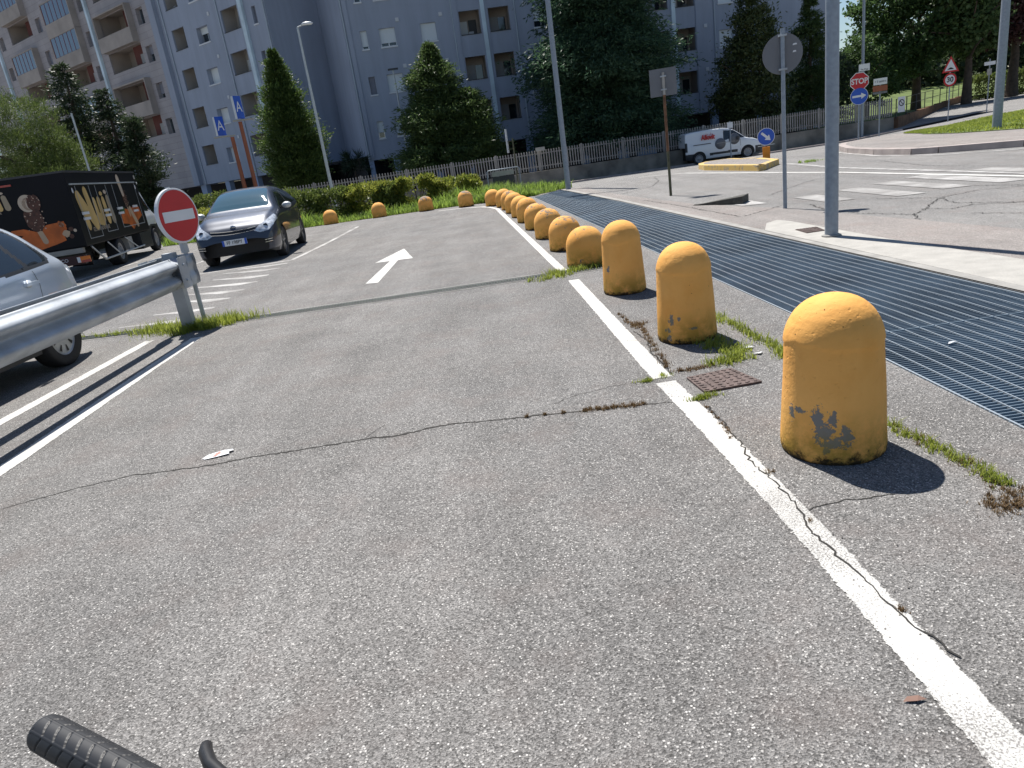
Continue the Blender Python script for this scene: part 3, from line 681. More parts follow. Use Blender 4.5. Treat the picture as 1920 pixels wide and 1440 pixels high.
for k in range(-1, 6):
    mb = MB(); mb.box((-6.7, -.03, 8.45+Z0+pitch*k), (.22, .05, .24)); mb.build('vent', vent, lb)
# recess between wing and centre building
rc = empty('building_recess', (-11.33, 62, -.75), 0, 'dark windowless recessed corner joining the two grey apartment facades', 'building')
mb = MB(); L0 = (-13.46+11.33+.05, 56.3-62+.05); C0 = (-8.0+11.33-.0, 54.2-62+.02)
for a, c in ((L0, (0, 0)), ((0, 0), C0)): mb.add([(a[0], a[1], 3.2), (c[0], c[1], 3.2), (c[0], c[1], t0), (a[0], a[1], t0)], [(0, 1, 2, 3)])
mb.add([(L0[0], L0[1], 3.2), (0, 0, 3.2), (C0[0], C0[1], 3.2)], [(0, 1, 2)]); mb.build('wall', plaster, rc)
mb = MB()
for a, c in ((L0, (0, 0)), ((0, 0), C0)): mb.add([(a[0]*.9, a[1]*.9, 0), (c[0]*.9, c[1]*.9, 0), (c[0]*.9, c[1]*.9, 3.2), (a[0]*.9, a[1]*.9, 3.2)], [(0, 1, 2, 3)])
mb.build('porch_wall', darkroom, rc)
mb = MB(); mb.prism([(L0[0]-.2, L0[1]+.4), (-.02, .12), (C0[0]+.1, C0[1]+.5), (C0[0]+3.5, C0[1]+12), (3, 16), (-3, 16), (-11, 8), (L0[0]-6, L0[1]+8)], 0, t0-.2); mb.build('sun_blocker', darkroom, rc)  # volume added behind the recess walls to keep sunlight from leaking through
# beige part
bb_ = wing('beige_apartment_wing', 'beige panel-clad apartment wing at far left with projecting balcony boxes')
holes = []; wins = []; logs = []; boxes = []
P2 = 2.93
for k in range(0, 7):
    zw = 6.9-.0+Z0+P2*k-(.05*k)
    for s, w_ in ((15.4, 1.05), (24.35, 1.05), (33.0, 1.05), (42.0, 1.0)):
        holes.append((-s-w_, -s, zw, zw+1.25, .35)); wins.append((-s-w_, zw, w_, 1.25, rnd.choice([.3, .0, 1, 1, .5]), .35))
    for s0, s1 in ((17.0, 22.6), (25.9, 31.2), (35.3, 40.3)):
        isbox = ((k % 2) == 0) if s0 < 20 else (k in (3, 5, 1)) if s0 < 30 else (k in (3, 5, 1))
        if s0 < 20: isbox = k in (1, 3, -1, 5)
        elif s0 < 30: isbox = k in (3, 4, 1)
        else: isbox = k in (3, 5)
        zr = zw+.05 if isbox else zw+.1
        holes.append((-s1, -s0, zr, zr+1.65, .15)); logs.append((-s1, -s0, zr-1, zr, zr+1.65))
        if isbox: boxes.append((-s1, -s0, zr, s0 > 20))
mb = MB(); b0 = 3.04; t0 = 27
wall_holes(mb, -52, -14.2, b0, t0, holes, 0)
mb.add([(-14.2, 0, b0), (-14.2, 2, b0), (-14.2, 2, t0), (-14.2, 0, t0)], [(0, 1, 2, 3)])
mb.add([(-52, 0, t0), (-14.2, 0, t0), (-14.2, 12, t0), (-52, 12, t0)], [(0, 1, 2, 3)]); mb.add([(-52, 0, b0), (-14.2, 0, b0), (-14.2, 12, b0), (-52, 12, b0)], [(0, 1, 2, 3)])
mb.build('wall', clad, bb_)
mb = MB(); mb.add([(-52, 4.9, 0), (-14.1, 4.9, 0), (-14.1, 4.9, b0), (-52, 4.9, b0)], [(0, 1, 2, 3)]); mb.build('porch_wall', darkroom, bb_)
for s0 in (-51.5, -45.5, -40, -34.5, -29, -23.5, -18):
    mb = MB(); mb.bb(s0, s0+.6, .06, .5, -.3, b0-.005); mb.build('pillar', boxm, bb_)
for x, z, w_, h, g_, dp in wins: window(bb_, x, z, w_, h, g_, dp, shutd, False)
rroom = mat('reddish_loggia_wall', (.15, .055, .05), .9); 
for s0, s1, f_, r_, t_ in logs:
    mb = MB(); room_box(mb, s0-.01, s1+.01, f_, t_+.3, .15, 1.9); o = mb.build('loggia', room, bb_)
    mb = MB(); mb.bb(s1-3.3, s1-.05, 1.1, 1.88, f_, t_+.28); mb.build('partition', rroom, o)
    mb = MB(); mb.bb(s1-2.3, s1-1.6, 1.06, 1.095, f_, f_+2.1); mb.build('balcony_door', doorw, o)
    mb = MB(); mb.bb(s1-1.3, s1-.4, 1.06, 1.095, f_+.9, f_+2.2); mb.build('window', M_['glass'], o); mb = MB(); mb.bb(s1-1.3, s1-.4, 1.03, 1.055, f_+1.6, f_+2.2); mb.build('shutter', shut, o)
    mb = MB(); mb.bb(s0, s1, -.03, .1, r_, r_+.04); mb.build('rail', M_['plast'], o)
for x0, x1, zr, glz in boxes:
    p = .57; mb = MB(); tk = .12
    mb.bb(x0, x1, -p, -p+tk, zr-1.15, zr); mb.bb(x0, x0+tk, -p+tk+.001, -.003, zr-1.15, zr+1.8); mb.bb(x1-tk, x1, -p+tk+.001, -.003, zr-1.15, zr+1.8)
    mb.bb(x0+tk+.001, x1-tk-.001, -p+tk+.001, -.004, zr-1.14, zr-1.0); mb.bb(x0+tk+.001, x1-tk-.001, -p+.01, -.004, zr+1.68, zr+1.79)
    mb.bb(x0, x0+tk, -p, -p+tk, zr+.001, zr+1.8); mb.bb(x1-tk, x1, -p, -p+tk, zr+.001, zr+1.8)
    o = mb.build('balcony_box', boxm, bb_)
    if glz:
        mb = MB(); mb.bb(x0+tk+.01, x1-tk-.01, -p+.05, -p+.07, zr+.03, zr+1.67); mb.build('glazing', M_['glassb'], o)
        mb = MB(); n_ = 6
        for i in range(n_+1): x = x0+tk+.03+(x1-x0-2*tk-.06)*i/n_; mb.bb(x-.03, x+.03, -p+.03, -p+.048, zr+.03, zr+1.67)
        mb.build('mullions', redm, o)
for s in (23.75, 43.4):
    mb = MB(); mb.bb(-s-.35, -s, -.25, -.003, b0, t0-.1); mb.build('pipe_cover', coverm, bb_)
mb = MB(); mb.bb(-14.75, -14.25, -.05, -.004, b0, t0-.1); mb.build('pilaster', clad, bb_)

# ---------------------------------------------------------------- fence in front of the buildings
fa = Vector((-24, 37.3)); fb = Vector((25.9, 45.55)); fd = (fb-fa); FL = fd.length; fd.normalize(); fang = math.atan2(fd.y, fd.x)
fence = empty('picket_fence', (fa.x, fa.y, 0), fang, 'long grey concrete picket fence on a low stained wall in front of the apartment blocks', 'fence')
fm = mat('grey_picket', (.3, .285, .27), .85, noise=(2, .2)); ns = 20; step = .155
def fz(s): p = fa+fd*s; return hz(p.x, p.y)
for i in range(ns):
    s0 = FL*i/ns; s1 = FL*(i+1)/ns; mb = MB(); s = s0+.1
    zt = lambda s: .12+(.02 if s > FL*.9 else 0)
    while s < s1-.03:
        h0 = .12; h1 = 1.2+random.Random(int(s*100)).uniform(-.01, .01)
        mb.bb(s-.028, s+.028, -.03, .03, h0, h1-.04); mb.add([(s-.028, -.03, h1-.04), (s+.028, -.03, h1-.04), (s+.028, .03, h1-.04), (s-.028, .03, h1-.04), (s, 0, h1)], [(0, 1, 4), (1, 2, 4), (2, 3, 4), (3, 0, 4)])
        s += step
    mb.bb(s0+.06, s1-.06, .031, .07, .98, 1.04); mb.bb(s0+.06, s1-.06, .031, .07, .28, .34)
    mb.build('fence_panel', fm, fence)
    mb = MB(); mb.bb(s0-.05, s0+.05, .02, .12, .05, 1.24); mb.build('fence_post', fm, fence)
mb = MB(); k = 24
for i in range(k):
    s0 = FL*i/k; s1 = FL*(i+1)/k; mb.add([(s0, -.12, fz(s0)-.3), (s1, -.12, fz(s1)-.3), (s1, -.12, .06), (s0, -.12, .06), (s0, .12, fz(s0)-.3), (s1, .12, fz(s1)-.3), (s1, .12, .06), (s0, .12, .06)], [(0, 1, 2, 3), (3, 2, 6, 7), (4, 7, 6, 5)])
mb.add([(FL, -.12, -1), (FL, .12, -1), (FL, .12, .06), (FL, -.12, .06)], [(0, 1, 2, 3)])
mb.build('base_wall', M_['wallconc'], fence)
# pavement and kerb below the fence
def off(s, d): p = fa+fd*s+Vector((fd.y, -fd.x))*d; return (p.x, p.y)
sheet('pavement', [off(0, .1), off(FL+6, .1), off(FL+6, 1.5), off(0, 1.5)], .1, M_['walk'])
mb = MB()
for i in range(50):
    s0, s1 = i*1.0, i*1.0+.985; a = off(s0, 1.5); b_ = off(s1, 1.5); c_ = off(s1, 1.65); d_ = off(s0, 1.65)
    za, zb = hz(*a)+.1, hz(*b_)+.1
    vs = [(*a, za), (*b_, zb), (*c_, zb-.002), (*d_, za-.002), (*d_, za-.15), (*c_, zb-.15)]
    mb.add(vs, [(0, 3, 2, 1), (3, 4, 5, 2)])
setp(mb.build('kerb', M_['kerb']), kind='structure')
# ---------------------------------------------------------------- vegetation tools
LM = {
 'cedar': leafmat('cedar_needles', (.035, .08, .055), (.1, .17, .085), .45),
 'spruce': leafmat('spruce_needles', (.045, .085, .035), (.14, .2, .06), .42),
 'cypress': leafmat('cypress_foliage', (.035, .075, .02), (.13, .19, .045), .4),
 'pine': leafmat('pine_needles', (.035, .065, .02), (.17, .22, .055), .4),
 'dark': leafmat('dark_foliage', (.03, .05, .025), (.07, .1, .045), .3),
 'magnolia': leafmat('glossy_leaves', (.04, .07, .025), (.14, .16, .06), .3, .35),
 'green': leafmat('broad_leaves', (.05, .1, .035), (.12, .19, .065), .45),
 'light': leafmat('pale_broad_leaves', (.09, .15, .05), (.17, .24, .09), .45),
 'purple': leafmat('purple_leaves', (.05, .018, .02), (.1, .045, .04), .35),
 'hedge': leafmat('hedge_leaves', (.06, .1, .025), (.2, .24, .06), .4),
 'hedgey': leafmat('yellow_tipped_leaves', (.11, .17, .03), (.36, .36, .07), .5),
 'weed': leafmat('weed_leaves', (.12, .2, .03), (.32, .44, .09), .55),
 'grass': leafmat('grass_blades', (.17, .23, .03), (.42, .46, .09), .5),
 'dry': leafmat('dry_weeds', (.14, .08, .04), (.28, .2, .1), .3),
 'palm': leafmat('palm_fronds', (.02, .04, .02), (.05, .08, .04), .3),
}
def leaves(name, P, D, ln, wd, m, parent=None, seed=0, fold=.25):
    """P positions, D directions (unit), one folded lozenge per leaf"""
    rng = np.random.default_rng(seed); n = len(P)
    D = D/np.maximum(np.linalg.norm(D, axis=1, keepdims=True), 1e-6)
    r_ = rng.normal(size=(n, 3)); Sd = np.cross(D, r_); Sd /= np.maximum(np.linalg.norm(Sd, axis=1, keepdims=True), 1e-6)
    N = np.cross(Sd, D); l = (ln*rng.uniform(.6, 1.3, n))[:, None]; w_ = (wd*rng.uniform(.6, 1.3, n))[:, None]
    V = np.stack([P, P+D*l*.5+Sd*w_*.5+N*w_*fold, P+D*l, P+D*l*.5-Sd*w_*.5+N*w_*fold], axis=1).reshape(-1, 3)
    Q = np.arange(n*4).reshape(n, 4); return np_mesh(name, V, Q, m, parent)
def trunk(parent, H, r0, limbs, rnd, lean=0, name='trunk'):
    mb = MB(); pts = [(rnd.uniform(-.04, .04)*i*.5+lean*i/5, rnd.uniform(-.04, .04)*i*.5, H*i/5-.3*(i == 0)) for i in range(6)]
    mb.tube(pts, [r0*(1.25-.2*i) if i else r0*1.4 for i in range(6)], 9)
    for (z, ang, l, up_) in limbs:
        a = Vector((pts[0][0]*0+lean*z/H, 0, z)); d = Vector((math.cos(ang), math.sin(ang), up_)); b_ = a+d*l*.5+Vector((0, 0, .06*l)); c_ = a+d*l
        mb.tube([a, b_, c_], [r0*.45, r0*.3, r0*.1], 6)
    return mb.build(name, M_['bark'], parent)
def conifer(name, loc, H, R_, z0, nb, per, m, label, seed, ln=.3, wd=.09, droop=-.25, prof=None, group=None, r0=.18, up_=.0, cat='tree', spread=.22, lean=0.):
    t = empty(name, loc, 0, label, cat, group); rng = np.random.default_rng(seed); rnd = random.Random(seed)
    trunk(t, H*.92, r0, [], rnd, lean)
    prof = prof or (lambda u: (1-u)**.8)
    Ps = []; Ds = []
    for i in range(nb):
        u = rng.random()**1.25; z = z0+(H-z0)*u; a = rng.random()*2*math.pi
        L_ = R_*prof(u)*rng.uniform(.7, 1.12)*(1.28 if rng.random() < .12 else 1)+.1
        n = int(per*(.35+L_/R_)); s = rng.random(n)**.6
        dr = droop*rng.uniform(.5, 1.3)
        px = np.cos(a)*s*L_; py = np.sin(a)*s*L_; pz = z+s*L_*up_+dr*(s**2)*L_*.6
        sg = spread*(.5+.6*s)*min(1, L_)
        P = np.stack([px, py, pz], 1)+rng.normal(size=(n, 3))*np.stack([sg, sg, sg*.45], 1)
        P[:, 0] += lean*z/H
        D = np.stack([np.full(n, math.cos(a)), np.full(n, math.sin(a)), np.full(n, dr*.8+up_)], 1)+rng.normal(size=(n, 3))*.55
        Ps.append(P); Ds.append(D)
    P = np.concatenate(Ps); D = np.concatenate(Ds)
    k = P[:, 2] > z0*.5; leaves('crown', P[k], D[k], ln, wd, m, t, seed); return t
def broad(name, loc, H, clumps, per, m, label, seed, ln=.22, wd=.13, r0=.2, group=None, cat='tree', limbs=6, th=None, up_=.15, shell=True):
    """clumps: list of (x,y,z,rx,rz,n) ellipsoidal masses made of many small leaf clumps"""
    t = empty(name, loc, 0, label, cat, group); rng = np.random.default_rng(seed); rnd = random.Random(seed)
    th = th or H*.6
    if r0: trunk(t, th, r0, [(th*rnd.uniform(.45, .95), rnd.uniform(0, 6.28), H*.28, rnd.uniform(.3, .9)) for _ in range(limbs)], rnd)
    Ps = []; Ds = []
    for (cx, cy, cz, rx, rz, n) in clumps:
        for i in range(n):
            d = rng.normal(size=3); d /= np.linalg.norm(d); f = rng.uniform(.55, 1.05) if shell else rng.uniform(.2, 1.0)
            c = np.array([cx, cy, cz])+d*np.array([rx, rx, rz])*f; s_ = rng.uniform(.12, .3)*(rx+rz)/2*.8
            P = c+rng.normal(size=(per, 3))*np.array([s_, s_, s_*.6]); D = rng.normal(size=(per, 3))+d*.7+np.array([0, 0, up_]); Ps.append(P); Ds.append(D)
    leaves('crown', np.concatenate(Ps), np.concatenate(Ds), ln, wd, m, t, seed); return t
def blades(name, P, h, wd, m, seed, bend=.5, parent=None):
    """curved grass blades; P roots (n,3)"""
    rng = np.random.default_rng(seed); n = len(P); a = rng.random(n)*2*math.pi
    H_ = h*rng.uniform(.45, 1.3, n); d = np.stack([np.cos(a), np.sin(a), np.zeros(n)], 1); s = np.stack([-np.sin(a), np.cos(a), np.zeros(n)], 1)
    b1 = (rng.uniform(.1, bend, n)*H_)[:, None]; Z = np.array([0, 0, 1.])
    w_ = (wd*rng.uniform(.6, 1.3, n))[:, None]; H1 = H_[:, None]
    mid = P+d*b1*.4+Z*H1*.6; tip = P+d*b1*1.3+Z*H1
    V = np.stack([P-s*w_*.5, P+s*w_*.5, mid+s*w_*.45, mid-s*w_*.45, tip, tip], 1)
    Q = np.arange(n)[:, None]*6
    F1 = np.concatenate([Q+np.array([[0, 1, 2, 3]]), Q+np.array([[3, 2, 4, 5]])], 0)
    V = V.reshape(-1, 3); V[5::6] += np.repeat((s*w_*.05), 1, axis=0)
    return np_mesh(name, V, F1, m, parent)
def hzv(P):
    return np.array([hz(x, y) for x, y in P])
# ---------------------------------------------------------------- trees
TG = 'trees in front of the apartment blocks'
# umbrella pine, left
rng_ = random.Random(3)
cl = [(rng_.uniform(-2.0, 2.0), rng_.uniform(-1.6, 1.6), 3.9+rng_.uniform(-.8, .9), .9, .6, 24) for _ in range(14)]
cl = [(x, y, z-.14*x*x, a, b, c) for x, y, z, a, b, c in cl]
broad('pine_tree', (-17.9, 30.3, -.25), 6.6, cl+[(0, 0, 5.6, 1.5, .9, 110), (-.3, 0, 4.2, 2.3, 1.2, 160), (1.0, -.5, 3.3, 1.3, .9, 80), (0, 0, 3.0, 2.4, .9, 90)], 74, LM['pine'], 'bright green bushy pine at the left edge behind the black truck', 31, .17, .022, .16, th=4.5, up_=.9)
conifer('conifer_tree', (-19.6, 38.2, -.5), 8.9, 1.75, .9, 330, 60, LM['dark'], 'tall dark two-topped conifer right of the bright green pine', 32, .2, .06, -.2, prof=lambda u: (1-u)**.55*(.75+.25*math.sin(u*9)), group=TG)
conifer('conifer_tree', (-18.2, 38.8, -.5), 7.6, 1.4, .9, 260, 60, LM['dark'], 'dark conifer close beside the tall two-topped one', 33, .2, .06, -.2, prof=lambda u: (1-u)**.5*(.75+.25*math.sin(u*8+1)), group=TG)
conifer('conifer_tree', (-16.7, 37.7, -.5), 5.9, 1.35, .5, 260, 55, LM['dark'], 'low ragged dark conifer right of the two tall dark ones behind the truck', 34, .2, .06, .1, prof=lambda u: (1-u)**.45*(.7+.3*math.sin(u*14)), group=TG, up_=.35)
conifer('cypress_tree', (-10.75, 44.2, -.6), 9.15, 1.75, 1.1, 900, 80, LM['cypress'], 'dense dark green conical cypress standing behind the fence left of the bare lamp post', 35, .2, .055, .3, prof=lambda u: min(1, (1-u)*1.25)**.85*(1 if u > .08 else .75)*(.9+.1*math.sin(u*31)), group=TG, up_=.5, spread=.19)
conifer('spruce_tree', (-2.0, 45.4, -.6), 8.55, 3.5, 1.5, 800, 110, LM['spruce'], 'broad mid-green spruce in front of the centre of the grey block', 36, .24, .06, -.15, prof=lambda u: (1-u)**.78*(.84+.16*math.sin(u*19)), group=TG, up_=.12)
conifer('spruce_tree', (-.15, 44.8, -.6), 5.7, 1.7, 1.6, 230, 80, LM['spruce'], 'smaller forked spruce growing against the right of the broad one', 37, .24, .06, 0, prof=lambda u: (1-u)**.5, group=TG, up_=.3)
conifer('cedar_tree', (8.6, 47.9, -.75), 16.5, 5.9, 1.9, 1250, 150, LM['cedar'], 'huge dark spreading cedar hiding the middle of the grey block', 38, .3, .08, -.25, prof=lambda u: (1-u)**.42*(.82+.18*math.sin(u*22))*(1 if u > .12 else .82), group=TG, r0=.4, spread=.34)
broad('magnolia_tree', (19.0, 50.2, -.8), 9.6, [(0, 0, 3.3, 2.6, 1.4, 190), (0, 0, 5.2, 2.2, 1.7, 190), (.1, 0, 7.3, 1.5, 1.6, 120), (.2, 0, 9.0, .9, .9, 40), (-1.1, -.4, 3.6, 1.4, 1, 60)], 46, LM['magnolia'], 'glossy dark magnolia in front of the right end of the block, above the white van', 39, .24, .1, .2, group=TG)
conifer('spruce_tree', (23.9, 52.5, -.8), 9.8, 2.2, 1.2, 420, 75, LM['spruce'], 'pointed spruce between the round sign back and the thick grey pole', 40, .24, .06, -.2, prof=lambda u: (1-u)**.7*(.8+.2*math.sin(u*20)), group=TG)
# palm
pt = empty('palm_tree', (-8.45, 50.5, -.75), 0, 'small dark fan palm in the shaded recess beside the cypress', 'palm')
trunk(pt, 2.6, .14, [], random.Random(1)); rg = np.random.default_rng(77); Ps = []; Ds = []
for i in range(34):
    a = rg.random()*6.28; e = rg.uniform(-.5, 1.2); d = np.array([math.cos(a)*math.cos(e), math.sin(a)*math.cos(e), math.sin(e)]); c = np.array([0, 0, 2.7])+d*rg.uniform(.5, .8)
    for k in range(22): Ps.append(c); Ds.append(d+rg.normal(size=3)*.55)
leaves('crown', np.array(Ps), np.array(Ds), .6, .04, LM['palm'], pt, 5)
# right background
BG = 'trees beyond the fence on the right'
broad('roundheaded_tree', (32.0, 60, -.3), 6.9, [(0, 0, 3.6, 2.0, 2.2, 60), (-.6, 0, 5.2, 1.4, 1.3, 35), (.9, 0, 2.4, 1.6, 1.2, 30)], 44, LM['green'], 'mid-green round-headed tree just right of the thick grey pole', 41, .26, .15, .16, BG)
broad('chestnut_tree', (37.2, 62, -.2), 15, [(0, 0, 6.5, 4.0, 2.8, 120), (.4, 0, 10.5, 4.2, 3.2, 130), (-3.0, 0, 8.5, 2.4, 2.2, 60), (3.2, 0, 6, 2.0, 1.8, 50), (-1.5, -1, 4.2, 2.4, 1.2, 50)], 46, LM['green'], 'big dark green chestnut with thick straight trunk behind the brown wall', 42, .36, .22, .33, BG, th=8)
broad('maple_tree', (39.2, 58.5, .1), 11, [(0, 0, 5.6, 2.2, 1.7, 90), (-.6, 0, 8.3, 2.4, 1.8, 90), (.8, 0, 4.2, 1.4, .9, 30)], 44, LM['light'], 'lighter green broad tree between the chestnut and the purple-leaved one', 43, .36, .22, .3, BG)
broad('purple_leaf_tree', (44.3, 60.5, .2), 13, [(-.8, 0, 6.6, 3.2, 2.6, 150), (.5, 0, 9.8, 4.0, 2.8, 140), (-2.0, 0, 4.9, 1.8, 1.3, 50), (3.0, 0, 5.6, 2.5, 2.0, 60)], 46, LM['purple'], 'purple-leaved tree at the right edge behind the tall lamp post', 44, .34, .2, .36, BG, th=7)
broad('broadleaf_tree', (28.0, 58, -.4), 5.4, [(0, 0, 3.0, 2.6, 1.7, 90), (0, 0, 4.3, 1.5, 1.0, 40)], 40, LM['dark'], 'dark tree directly behind the thick grey pole at the end of the block', 45, .28, .16, .2, BG)
broad('broadleaf_tree', (57.5, 72, .5), 14, [(0, 0, 6, 4.0, 3, 90), (0, 0, 10, 4.0, 3, 90)], 40, LM['green'], 'dark green tree cut by the right picture edge behind the hedge', 46, .36, .22, .36, BG)
# far dark wood that closes the view
rg = np.random.default_rng(8); n = 42000
X = rg.uniform(26, 105, n); Y = rg.uniform(82, 100, n); Z = rg.random(n)**.8*(11+3*np.sin(X*.3)+2*np.sin(X*.9))*np.where(X < 54, .5, 1)
c = rg.normal(size=(n, 3))
setp(leaves('far_wood', np.stack([X, Y, Z], 1), c, .9, .5, LM['dark'], None, 9), 'dark mass of far trees closing the view behind the park on the right', 'woods', kind='stuff')
# park slope behind the brown wall
mb = MB()
mb.add([(27.2, 47.2, -.55), (47, 70.5, .25), (62, 70, .3), (60, 110, 5), (24, 110, 3), (24, 60, -.1)], [(0, 1, 2, 3, 4, 5)])
setp(mb.build('park_lawn', M_['lawn']), kind='structure')
# low brown wall
bw = empty('low_wall', (26.6, 46.4, -.6), 0, 'low brown retaining wall continuing from the end of the picket fence', 'wall')
mb = MB(); a = Vector((0, 0)); b_ = Vector((20.9, 24.2)); d = (b_-a).normalized(); nn = Vector((d.y, -d.x))*.15
for i in range(9):
    p0 = a+(b_-a)*i/9; p1 = a+(b_-a)*((i+1)/9)-d*.02; z0 = .6+.15*i/9; z1 = .6+.15*(i+1)/9
    p = [p0+nn, p1+nn, p1-nn, p0-nn]
    for zb, zt, gw in ((-.5+.06*i, .62+.06*i, 1.0), ): mb.prism([(q_.x, q_.y) for q_ in p], zb, zt)
mb.build('masonry', M_['brick'], bw)
rl_ = empty('railing', (26.6, 46.4, .1), 0, 'thin dark metal railing on top of the low brown wall', 'railing')
mb = MB()
for i in range(11):
    p = a+(b_-a)*i/10; z = .06*i*.9
    m1 = MB(); m1.tube([(p.x, p.y, z-.2), (p.x, p.y, z+1.0)], .03, 6); m1.build('post', M_['dark'], rl_)
for z in (.5, .98): mb.tube([(a.x, a.y, z), (b_.x, b_.y, z+.54)], .018, 6)
mb.build('rails', M_['dark'], rl_)
# clipped hedge on the right
hg = empty('hedge', (48.5, 64.5, .0), 0, 'clipped dark hedge along the road at the right edge', 'hedge')
rg = np.random.default_rng(4); n = 17000
P = np.stack([rg.uniform(-3.8, 9, n), rg.uniform(-.9, .9, n), rg.uniform(-1.5, 1.7, n)], 1); k = rg.integers(0, 3, n); P[k == 0, 1] = -.9+rg.normal(size=(k == 0).sum())*.08; P[k == 1, 2] = 1.7+rg.normal(size=(k == 1).sum())*.12
P[:, 1] -= P[:, 0]*.55
leaves('foliage', P, rg.normal(size=(n, 3))+np.array([0, -.3, .4]), .24, .13, LM['hedge'], hg, 3)
# bushes in the bed
def bush(loc, rx, ry, h, m, label, seed, n=9500, sz=.1, box=.6):
    t = empty('bush', loc, 0, label, 'bush', 'bushes in the bed before the fence'); rg = np.random.default_rng(seed)
    d = rg.normal(size=(n, 3)); d /= np.linalg.norm(d, axis=1, keepdims=True); d = np.sign(d)*np.abs(d)**box
    d /= np.maximum(np.abs(d).max(1, keepdims=True), 1)
    lump = 1+.12*np.sin(d[:, 0]*7+seed)*np.cos(d[:, 1]*6+d[:, 2]*5)
    f = (rg.uniform(.5, 1.03, n)**.5*lump)[:, None]
    P = d*f*np.array([rx, ry, h*.5])+np.array([0, 0, h*.5]); leaves('foliage', P, d+rg.normal(size=(n, 3))*.8+np.array([0, 0, .5]), sz, sz*.55, m, t, seed)
    mb = MB(); r_ = random.Random(seed)
    for i in range(6): a_ = r_.uniform(0, 6.28); mb.tube([(0, 0, 0), (math.cos(a_)*rx*.5, math.sin(a_)*ry*.5, h*.7)], [.02, .008], 5)
    mb.build('stem', M_['bark'], t); return t
bush((-6.5, 26.3, -.15), .75, .6, 1.15, LM['hedge'], 'ragged green bush just right of the parked dark hatchback', 51)
bush((-5.35, 26.0, -.15), .8, .65, 1.12, LM['hedge'], 'dark green bush at the foot of the bare lamp post', 52)
bush((-4.0, 25.9, -.15), .85, .7, 1.12, LM['hedgey'], 'wide bush with yellow tips right of the lamp post', 53)
bush((-3.35, 25.7, -.15), .5, .55, .98, LM['hedge'], 'narrow dark bush between the wide and the tall clipped bush', 54)
bush((-2.36, 25.8, -.15), .72, .6, 1.12, LM['hedgey'], 'tallest clipped bush with golden yellow top', 55, 12000, .09, .4)
bush((-.96, 25.6, -.15), .88, .65, .9, LM['hedgey'], 'loose yellow-green bush at the right end of the row', 56)
bush((-9.4, 25.5, -.1), .8, .55, 1.0, LM['hedgey'], 'yellow-green bush between the no entry sign and the dark hatchback', 57)
bush((-12.2, 33.5, -.3), 1.1, .7, 1.7, LM['hedge'], 'pale leafy shrub poking through the fence behind the dark hatchback roof', 58)
bush((-9.6, 34.6, -.4), .9, .6, 1.6, LM['hedge'], 'sparse shrub before the fence behind the hatchback roof', 59, 2500)
# planting bed with tall weeds
bed = [(-12.5, 27.8), (-6.6, 23.6), (-1.9, 22.8), (.2, 21.5), (1.5, 21.6), (2.3, 23.4), (2.5, 24.8), (3.2, 26.0), (2.2, 30.5), (-5, 31), (-14, 33)]
sheet('planting_bed', bed, .01, M_['soil'])
def inpoly(x, y, pl):
    k = False; j = len(pl)-1
    for i in range(len(pl)):
        xi, yi = pl[i]; xj, yj = pl[j]
        if (yi > y) != (yj > y) and x < (xj-xi)*(y-yi)/(yj-yi)+xi: k = not k
        j = i
    return k
rg = np.random.default_rng(12); pts = []
while len(pts) < 34000:
    x, y = rg.uniform(-13, 3.2), 21.6+rg.random()**1.6*9.5
    if inpoly(x, y, bed): pts.append((x, y))
pts = np.array(pts); P = np.column_stack([pts, hzv(pts)])
hh = .34+.24*(np.sin(pts[:, 0]*2.3)*np.cos(pts[:, 1]*1.7)+np.sin(pts[:, 0]*.9+2))*.5
hh = np.where(pts[:, 1]-(23.6+.0*pts[:, 0]) < .5, hh*.55, hh)
setp(blades('tall_weeds', P, hh, .024, LM['weed'], 13, .8), 'bright green tall weeds and grass filling the bed behind the far bollards', 'weeds', kind='stuff')
def grass_patch(name, regions, n, h, wd, m, seed, label, bend=.9, cat='weeds'):
    rg = np.random.default_rng(seed); out = []
    tot = sum(r_[4] for r_ in regions)
    for (x, y, rx, ry, w_) in regions:
        k = int(n*w_/tot); nc = max(2, k//22); cc = rg.normal(size=(nc, 2))*np.array([rx, ry])*.6+np.array([x, y]); wgt = rg.random(nc)**2+.1; pick = rg.choice(nc, k, p=wgt/wgt.sum()); c = cc[pick]+rg.normal(size=(k, 2))*h*.22; uni = rg.normal(size=(k, 2))*np.array([rx, ry])*.6+np.array([x, y]); c = np.where(rg.random((k, 1)) < .4, uni, c); out.append(c)
    c = np.concatenate(out); P = np.column_stack([c, hzv(c)+.004]); h = h*.78*np.random.default_rng(seed+1).uniform(.35, 1.25, len(P))
    return setp(blades(name, P, h, wd, m, seed, bend), label, cat, kind='stuff')
def along(pts, r_, k):
    o = []
    for i in range(len(pts)-1):
        a, c = pts[i], pts[i+1]
        for j in range(k): t = (j+.5)/k; o.append((a[0]+(c[0]-a[0])*t, a[1]+(c[1]-a[1])*t, r_, r_, 1))
    return o
grass_patch('grass_clump', [(-3.45, 7.72, .38, .2, 5), (-3.05, 7.75, .28, .12, 3), (-3.85, 7.85, .2, .14, 2), (-3.3, 7.55, .3, .1, 2)], 3600, .12, .007, LM['grass'], 61, 'yellow-green grass clump growing around the guardrail post foot')
grass_patch('grass_clump', [(-4.3, 8.0, .35, .06, 1), (-5.2, 8.15, .5, .05, 1)], 700, .06, .006, LM['grass'], 62, 'thin grass in the drain slot beside the silver car wheel')
